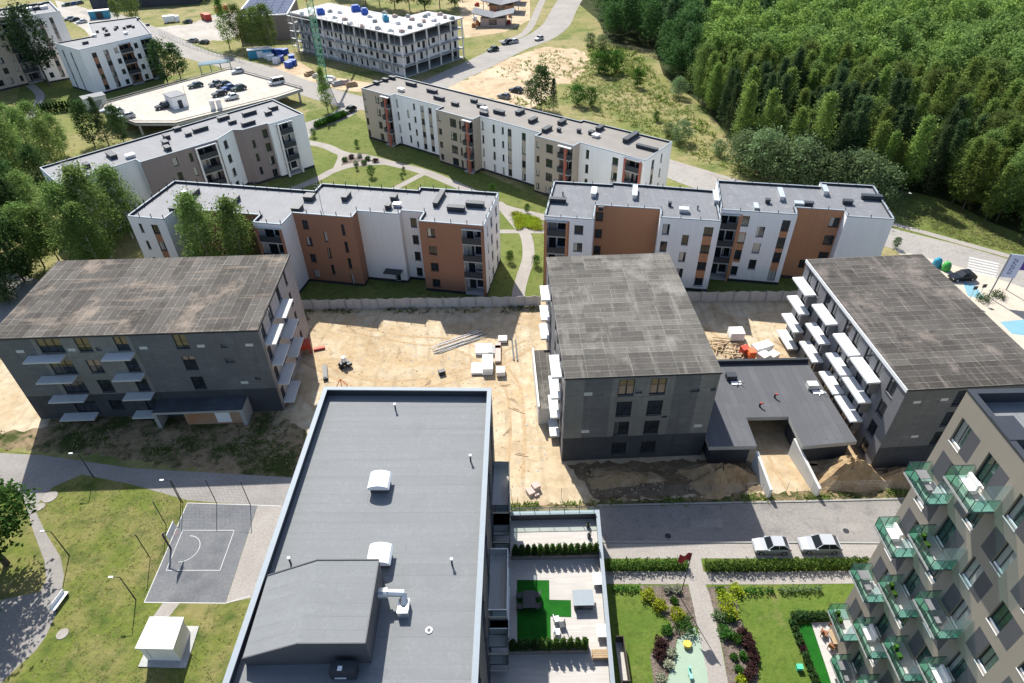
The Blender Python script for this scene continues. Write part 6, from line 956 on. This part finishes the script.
x, y = W(342, 386); t = thing('barrier', 'low orange barrier frame beside the foreground roof edge', 'barrier', (x,y,.02), .2); MB().bar((-.8,0,0),(0,0,1.4),.06,5).bar((.8,0,0),(0,0,1.4),.06,5).bar((0,-.6,0),(0,0,1.4),.06,5).obj('frame', ORNG, t)
x, y = W(533, 492); tag(MB().box(-.8,-.5,0,.2,.5,.5).box(.1,-.2,0,1.0,.7,.8).box(-.2,-.9,.1,.4,-.5,.3).obj('debris_heap', PINKC, None, loc=(x,y,.02), rz=.5), 'small heap of pinkish bags on the sand by the terrace', 'debris')
for k, (a, b, dd, m, lab) in enumerate(((735,338,(2.2,1.8,1.6),WRAP,'white wrapped cube in the sunlit yard beyond the garage'),(750,358,(1.1,1.1,1.5),ORNG,'bright orange pallet of blocks, nearer the white packs'),(744,354,(1.2,1.2,1.4),RED,'red pallet of blocks beside the orange one'),(757,352,(1.6,1.4,1.2),WRAP,'white pack right behind the orange pallet'),(765,350,(1.6,1.4,1.3),WRAP,'white pack at the far end beyond the orange pallet'),(763,359,(1.6,1.4,1.1),GREYW,'grey-white pack beside the garage parapet'),(772,358,(1.6,1.3,1),WRAP,'white pack farthest toward the white balconies'))): pile('block_pallet', (a,b), dd, m, lab, .1*k)
mb = MB(); x, y = W(731, 349); g = random.Random(9)
for k in range(26): u, v, a = g.uniform(-1.6,1.6), g.uniform(-3,3), g.uniform(-1.2,.6); mb.bar((u-math.cos(a)*1.3,v-math.sin(a)*1.3,.1+g.random()*.5),(u+math.cos(a)*1.3,v+math.sin(a)*1.3,.1+g.random()*.5),.09,4)
tag(mb.obj('timber_heap', WOOD, None, loc=(x,y,.02), rz=.9), 'untidy heap of timber poles beyond the garage', 'timber heap')
# bins, banners, posts
for p, m, lab in (((936,266),CYAN,'blue bell-shaped recycling bin beyond the roof edge'),((945,270),GREENP,'green bell-shaped recycling bin beside the dark car')):
    x, y = W(*p); mb = MB()
    for k in range(6): a, b = k/6, (k+1)/6; mb.bar((0,0,a*1.7),(0,0,b*1.7),.8*math.sqrt(max(.05,1-(a*.95)**3)),14,0,.8*math.sqrt(max(.05,1-(b*.95)**3)))
    tag(mb.obj('recycling_bin', m, None, loc=(x,y,.03)), lab, 'bin')
def banner(foot, top_px, bot_px, w, m, label, txt, lean=0):
    x, y = W(*foot); t = thing('banner_sign', label, 'banner', (x, y, 0), RAD(-14)); z0 = 4.2; z1 = 8.6; MB().bar((0,0,0),(0,0,z1+.1),.12,8).obj('post', SCAF, t); MB().box(.13,-.05,z0,.13+w,.05,z1).obj('panel', m, t)
    if txt:
        mb = MB()
        for k in range(9): z = z0+.7+k*.34; a = .3*math.sin(k*2.3); mb.box(.13+w*.32+.1*a, -.066, z, .13+w*(.58+.06*math.cos(k*1.7)), -.052, z+.09); mb.box(.13+w*(.34+.2*(k % 2)), -.066, z+.095, .13+w*(.42+.2*(k % 2)), -.052, z+.25)
        mb.obj('lettering', NAVY, t)
banner((988,297), None, None, 2.2, LILAC, 'pale lilac upright banner sign on a grey post', 'marks'); banner((1006,290), None, None, 2.0, PURPLE, 'dark purple upright banner sign behind the pale one', '')
for p, lab in (((968,302),'thin white sign post with small dark plate, nearer the blue bay'),((977,300),'thin white sign post with small dark plate, nearer the banners')): x, y = W(*p); t = thing('sign_post', lab, 'sign', (x,y,0)); MB().bar((0,0,0),(0,0,3),.06,6).obj('post', WMETAL, t); MB().box(-.35,-.09,2.6,.35,-.062,3.3).obj('plate', CHARC, t)
for p, lab in (((984,300),'low dark shrub patch at the banner foot, left half'),((996,296),'low dark shrub patch at the banner foot, right half')): shrub(p, 1.2, .7, 'oak', lab)
ew = thing('estate_wall', 'low metal fence along the gravel yard verge', 'fence', (0,0,0)); mb = MB(); P = [W(*p) for p in ((160,35),(190,47),(225,58),(245,63))]
for a, b in zip(P, P[1:]):
    n = int(math.dist(a,b)/2.5)
    for k in range(n): x, y = a[0]+(b[0]-a[0])*k/n, a[1]+(b[1]-a[1])*k/n; mb.bar((x,y,0),(x,y,1.8),.05,4)
    for z in (.3,1,1.75): mb.bar((a[0],a[1],z),(b[0],b[1],z),.04,4)
mb.obj('rails', SCAF, ew)
# ------------------------------------------------------------------ light, sky, camera
w = bpy.data.worlds.new('World'); scene.world = w; w.use_nodes = True; t = w.node_tree; t.nodes.clear()
sky = t.nodes.new('ShaderNodeTexSky'); sky.sky_type = 'NISHITA'; sky.sun_disc = False; S = Vector((-.302, .899, 1.0)).normalized(); sky.sun_elevation = math.asin(S.z); sky.sun_rotation = math.atan2(S.x, S.y); sky.air_density = 1.0; sky.dust_density = 1.2
bg = t.nodes.new('ShaderNodeBackground'); bg.inputs['Strength'].default_value = SKY_S; wo = t.nodes.new('ShaderNodeOutputWorld'); t.links.new(sky.outputs[0], bg.inputs[0]); t.links.new(bg.outputs[0], wo.inputs[0])
sl = bpy.data.lights.new('sun', 'SUN'); sl.energy = SUN_S; sl.angle = RAD(.53); sl.color = (1, .968, .885); so_ = bpy.data.objects.new('sun', sl); COL.objects.link(so_); so_.rotation_euler = (-S).to_track_quat('-Z', 'Y').to_euler(); so_.location = (-60, 180, 200)
cd = bpy.data.cameras.new('camera'); co = bpy.data.objects.new('camera', cd); COL.objects.link(co); scene.camera = co; cd.sensor_width = 36; cd.sensor_fit = 'HORIZONTAL'; cd.lens = 36*FPX/1024; cd.clip_start = .5; cd.clip_end = 5000
M = Matrix([[_R[0], _U[0], -_fw[0], 0], [_R[1], _U[1], -_fw[1], 0], [_R[2], _U[2], -_fw[2], CAM_H], [0, 0, 0, 1]]); co.matrix_world = M
scene.render.resolution_x, scene.render.resolution_y = 1024, 683
vs = scene.view_settings; vs.view_transform = 'Standard'; vs.look = 'None'; vs.exposure = EXPO; vs.gamma = 1; vs.use_curve_mapping = False
scene.cycles.max_bounces = 6; scene.cycles.transparent_max_bounces = 12; scene.cycles.diffuse_bounces = 3

# ------------------------------------------------------------------ rough growth, weeds and rubble (nobody could count them)
def sample(poly, n, seed):
    g = np.random.default_rng(seed); a = np.array(poly); lo, hi = a.min(0), a.max(0); out = []
    while len(out) < n:
        for p in g.uniform(lo, hi, (n, 2)):
            if inside((p[0], p[1]), poly): out.append(p)
            if len(out) >= n: break
    return np.array(out)
def tufts(name, poly, n, h, w, mats, label, seed, nb=6, clump=0, z=.01):
    g = np.random.default_rng(seed); P = sample(poly, n, seed)
    if clump: keep = np.array([math.sin(x*clump)+math.sin(y*clump*1.3+1)+math.sin((x+y)*clump*.6)+g.normal()*.7 for x, y in P]) > .3; P = P[keep]
    N = len(P)*nb; C = np.repeat(P, nb, 0)+g.normal(size=(N, 2))*w*.5; hh = h*g.uniform(.4, 1.3, N); d = g.normal(size=(N, 2))*w*.6; e = g.normal(size=(N, 2)); e /= np.linalg.norm(e, axis=1)[:, None]; e *= w*.22*g.uniform(.5, 1.4, N)[:, None]
    b = lambda o, zz: np.concatenate([C+o, zz[:, None]], 1); z0 = np.full(N, z)
    V = np.stack([b(-e, z0), b(e, z0), b(d+e*.5, hh), b(d-e*.5, hh)], 1).reshape(-1, 3); k = len(mats)
    return tag(ob(name, np_mesh(name, V, np.arange(N*4).reshape(-1, 4), mats, g.integers(0, k, N) if k > 1 else None)), label, 'grass', None, 'stuff')
STRAW = leaf_mat('straw', (.34, .30, .14), (.46, .41, .22), .5); BLADE = leaf_mat('grass_blade', (.20, .26, .06), (.29, .34, .09), .6); BLADED = leaf_mat('weed_blade', (.13, .19, .045), (.20, .26, .065), .55)
meadow = px((560,98),(590,60),(640,58),(660,82),(690,108),(712,128),(742,168),(820,205),(700,160),(640,130),(585,112))
tufts('rough_grass', meadow, 1500, .4, .6, [BLADE, BLADE, STRAW], 'rough tall grass growing across the meadow', 1, 6)
tufts('rough_grass', px((584,40),(640,52),(662,84),(700,120),(742,170),(720,150),(680,116),(640,90),(600,76)), 420, .8, .9, [BLADED, BLADE], 'taller weeds along the wood edge', 2, 7, .2)
tufts('lawn_tufts', px((86,478),(186,501),(141,604),(150,612),(130,650),(190,655),(206,606),(246,604),(215,690),(10,690),(52,640),(64,605),(68,570),(50,530),(40,510),(58,490)), 1500, .06, .2, [BLADE, STRAW], 'short uneven grass on the lawn around the court', 3, 4)
tufts('weeds', [(-80,64),(-66,65.5),(-33,64),(-21,58),(-20,52.5),(-36,57),(-60,61),(-80,63)], 800, .25, .4, [BLADED, BLADED, STRAW], 'weeds in the shaded strip before the wide unfinished block', 4, 6, .5)
tufts('weeds', [(-1,49.75),(8,49.75),(62,51.2),(62,50.2),(36,49.7),(10,49.55),(-1,49.3)], 600, .3, .45, [BLADED, BLADE, STRAW], 'weeds along the far kerb of the street', 5, 6, 1.1)
tufts('weeds', px((300,303),(545,300),(545,312),(300,314)), 500, .3, .4, [BLADE, STRAW], 'weeds at the foot of the site fence', 6, 6, .6)
tufts('lawn_tufts', px((895,215),(950,205),(990,228),(1030,245),(1030,256),(960,240)), 900, .12, .4, [BLADE, STRAW], 'uneven grass on the verge before the wood', 7, 5)
tufts('rough_grass', px((450,92),(512,62),(548,50),(582,52),(590,64),(572,84),(556,96),(520,110)), 420, .5, .7, [BLADE, STRAW], 'scattered weeds on the bare dirt lot', 8, 6, .13)
def rubble(name, poly, n, r, mats, label, seed):
    g = np.random.default_rng(seed); P = sample(poly, n, seed); V, Q, M_, k = [], [], [], 0; base = np.array([(1,0,0),(0,1,0),(-1,0,0),(0,-1,0),(0,0,.8),(0,0,-.3)])
    for x, y in P:
        s = r*g.uniform(.4, 1.6, 3)*np.array([1, 1, .6]); a = g.uniform(0, 6.28); c, q = math.cos(a), math.sin(a); B = base*s; V.append(np.stack([B[:,0]*c-B[:,1]*q+x, B[:,0]*q+B[:,1]*c+y, B[:,2]+r*.15], 1)); Q += [(k, k+1, k+4), (k+1, k+2, k+4), (k+2, k+3, k+4), (k+3, k, k+4)]; M_ += [int(g.integers(0, len(mats)))]*4; k += 6
    return tag(ob(name, np_mesh(name, np.concatenate(V), np.array(Q), mats, M_)), label, 'rubble', None, 'stuff')
rubble('rubble', [(-32,90),(-30,70),(-20,52),(3,50.5),(5,60),(4,90)], 900, .14, [SANDH, CONC, DIRTLOT], 'clods and stones scattered over the open sand', 11)
rubble('rubble', [(8,55.8),(31,55),(31,51.2),(10,50.6)], 420, .17, [SOILSHADE, SOILSHADE, SANDH], 'clods and stones on the shaded soil', 12); rubble('rubble', [(25,89),(44,89),(43,73),(26,73)], 300, .14, [SANDH, CONC, WOOD], 'scraps scattered on the sand beyond the garage', 13); rubble('rubble', [(-66,64.5),(-33,64.5),(-21,57),(-36,58),(-60,62)], 260, .13, [SANDH, SOILSHADE], 'stones in the shaded weedy strip', 14)
g = random.Random(21)
for k, (a, b) in enumerate(((330,352),(352,330),(398,352),(428,382),(455,392),(505,385),(515,410),(508,430),(520,455),(512,400),(380,325),(470,325),(312,330),(705,330),(718,352),(780,345))):
    x, y = W(a, b); tag(MB().box(-g.uniform(.6,1.6), -.09, 0, g.uniform(.6,1.4), .09, .06).box(-.5, -.35, .0, .4, -.2, .05).obj('timber_plank', WOOD, None, loc=(x,y,.012), rz=g.uniform(0,3)), 'loose timber plank lying on the building site sand', 'plank', 'loose planks on the sand')
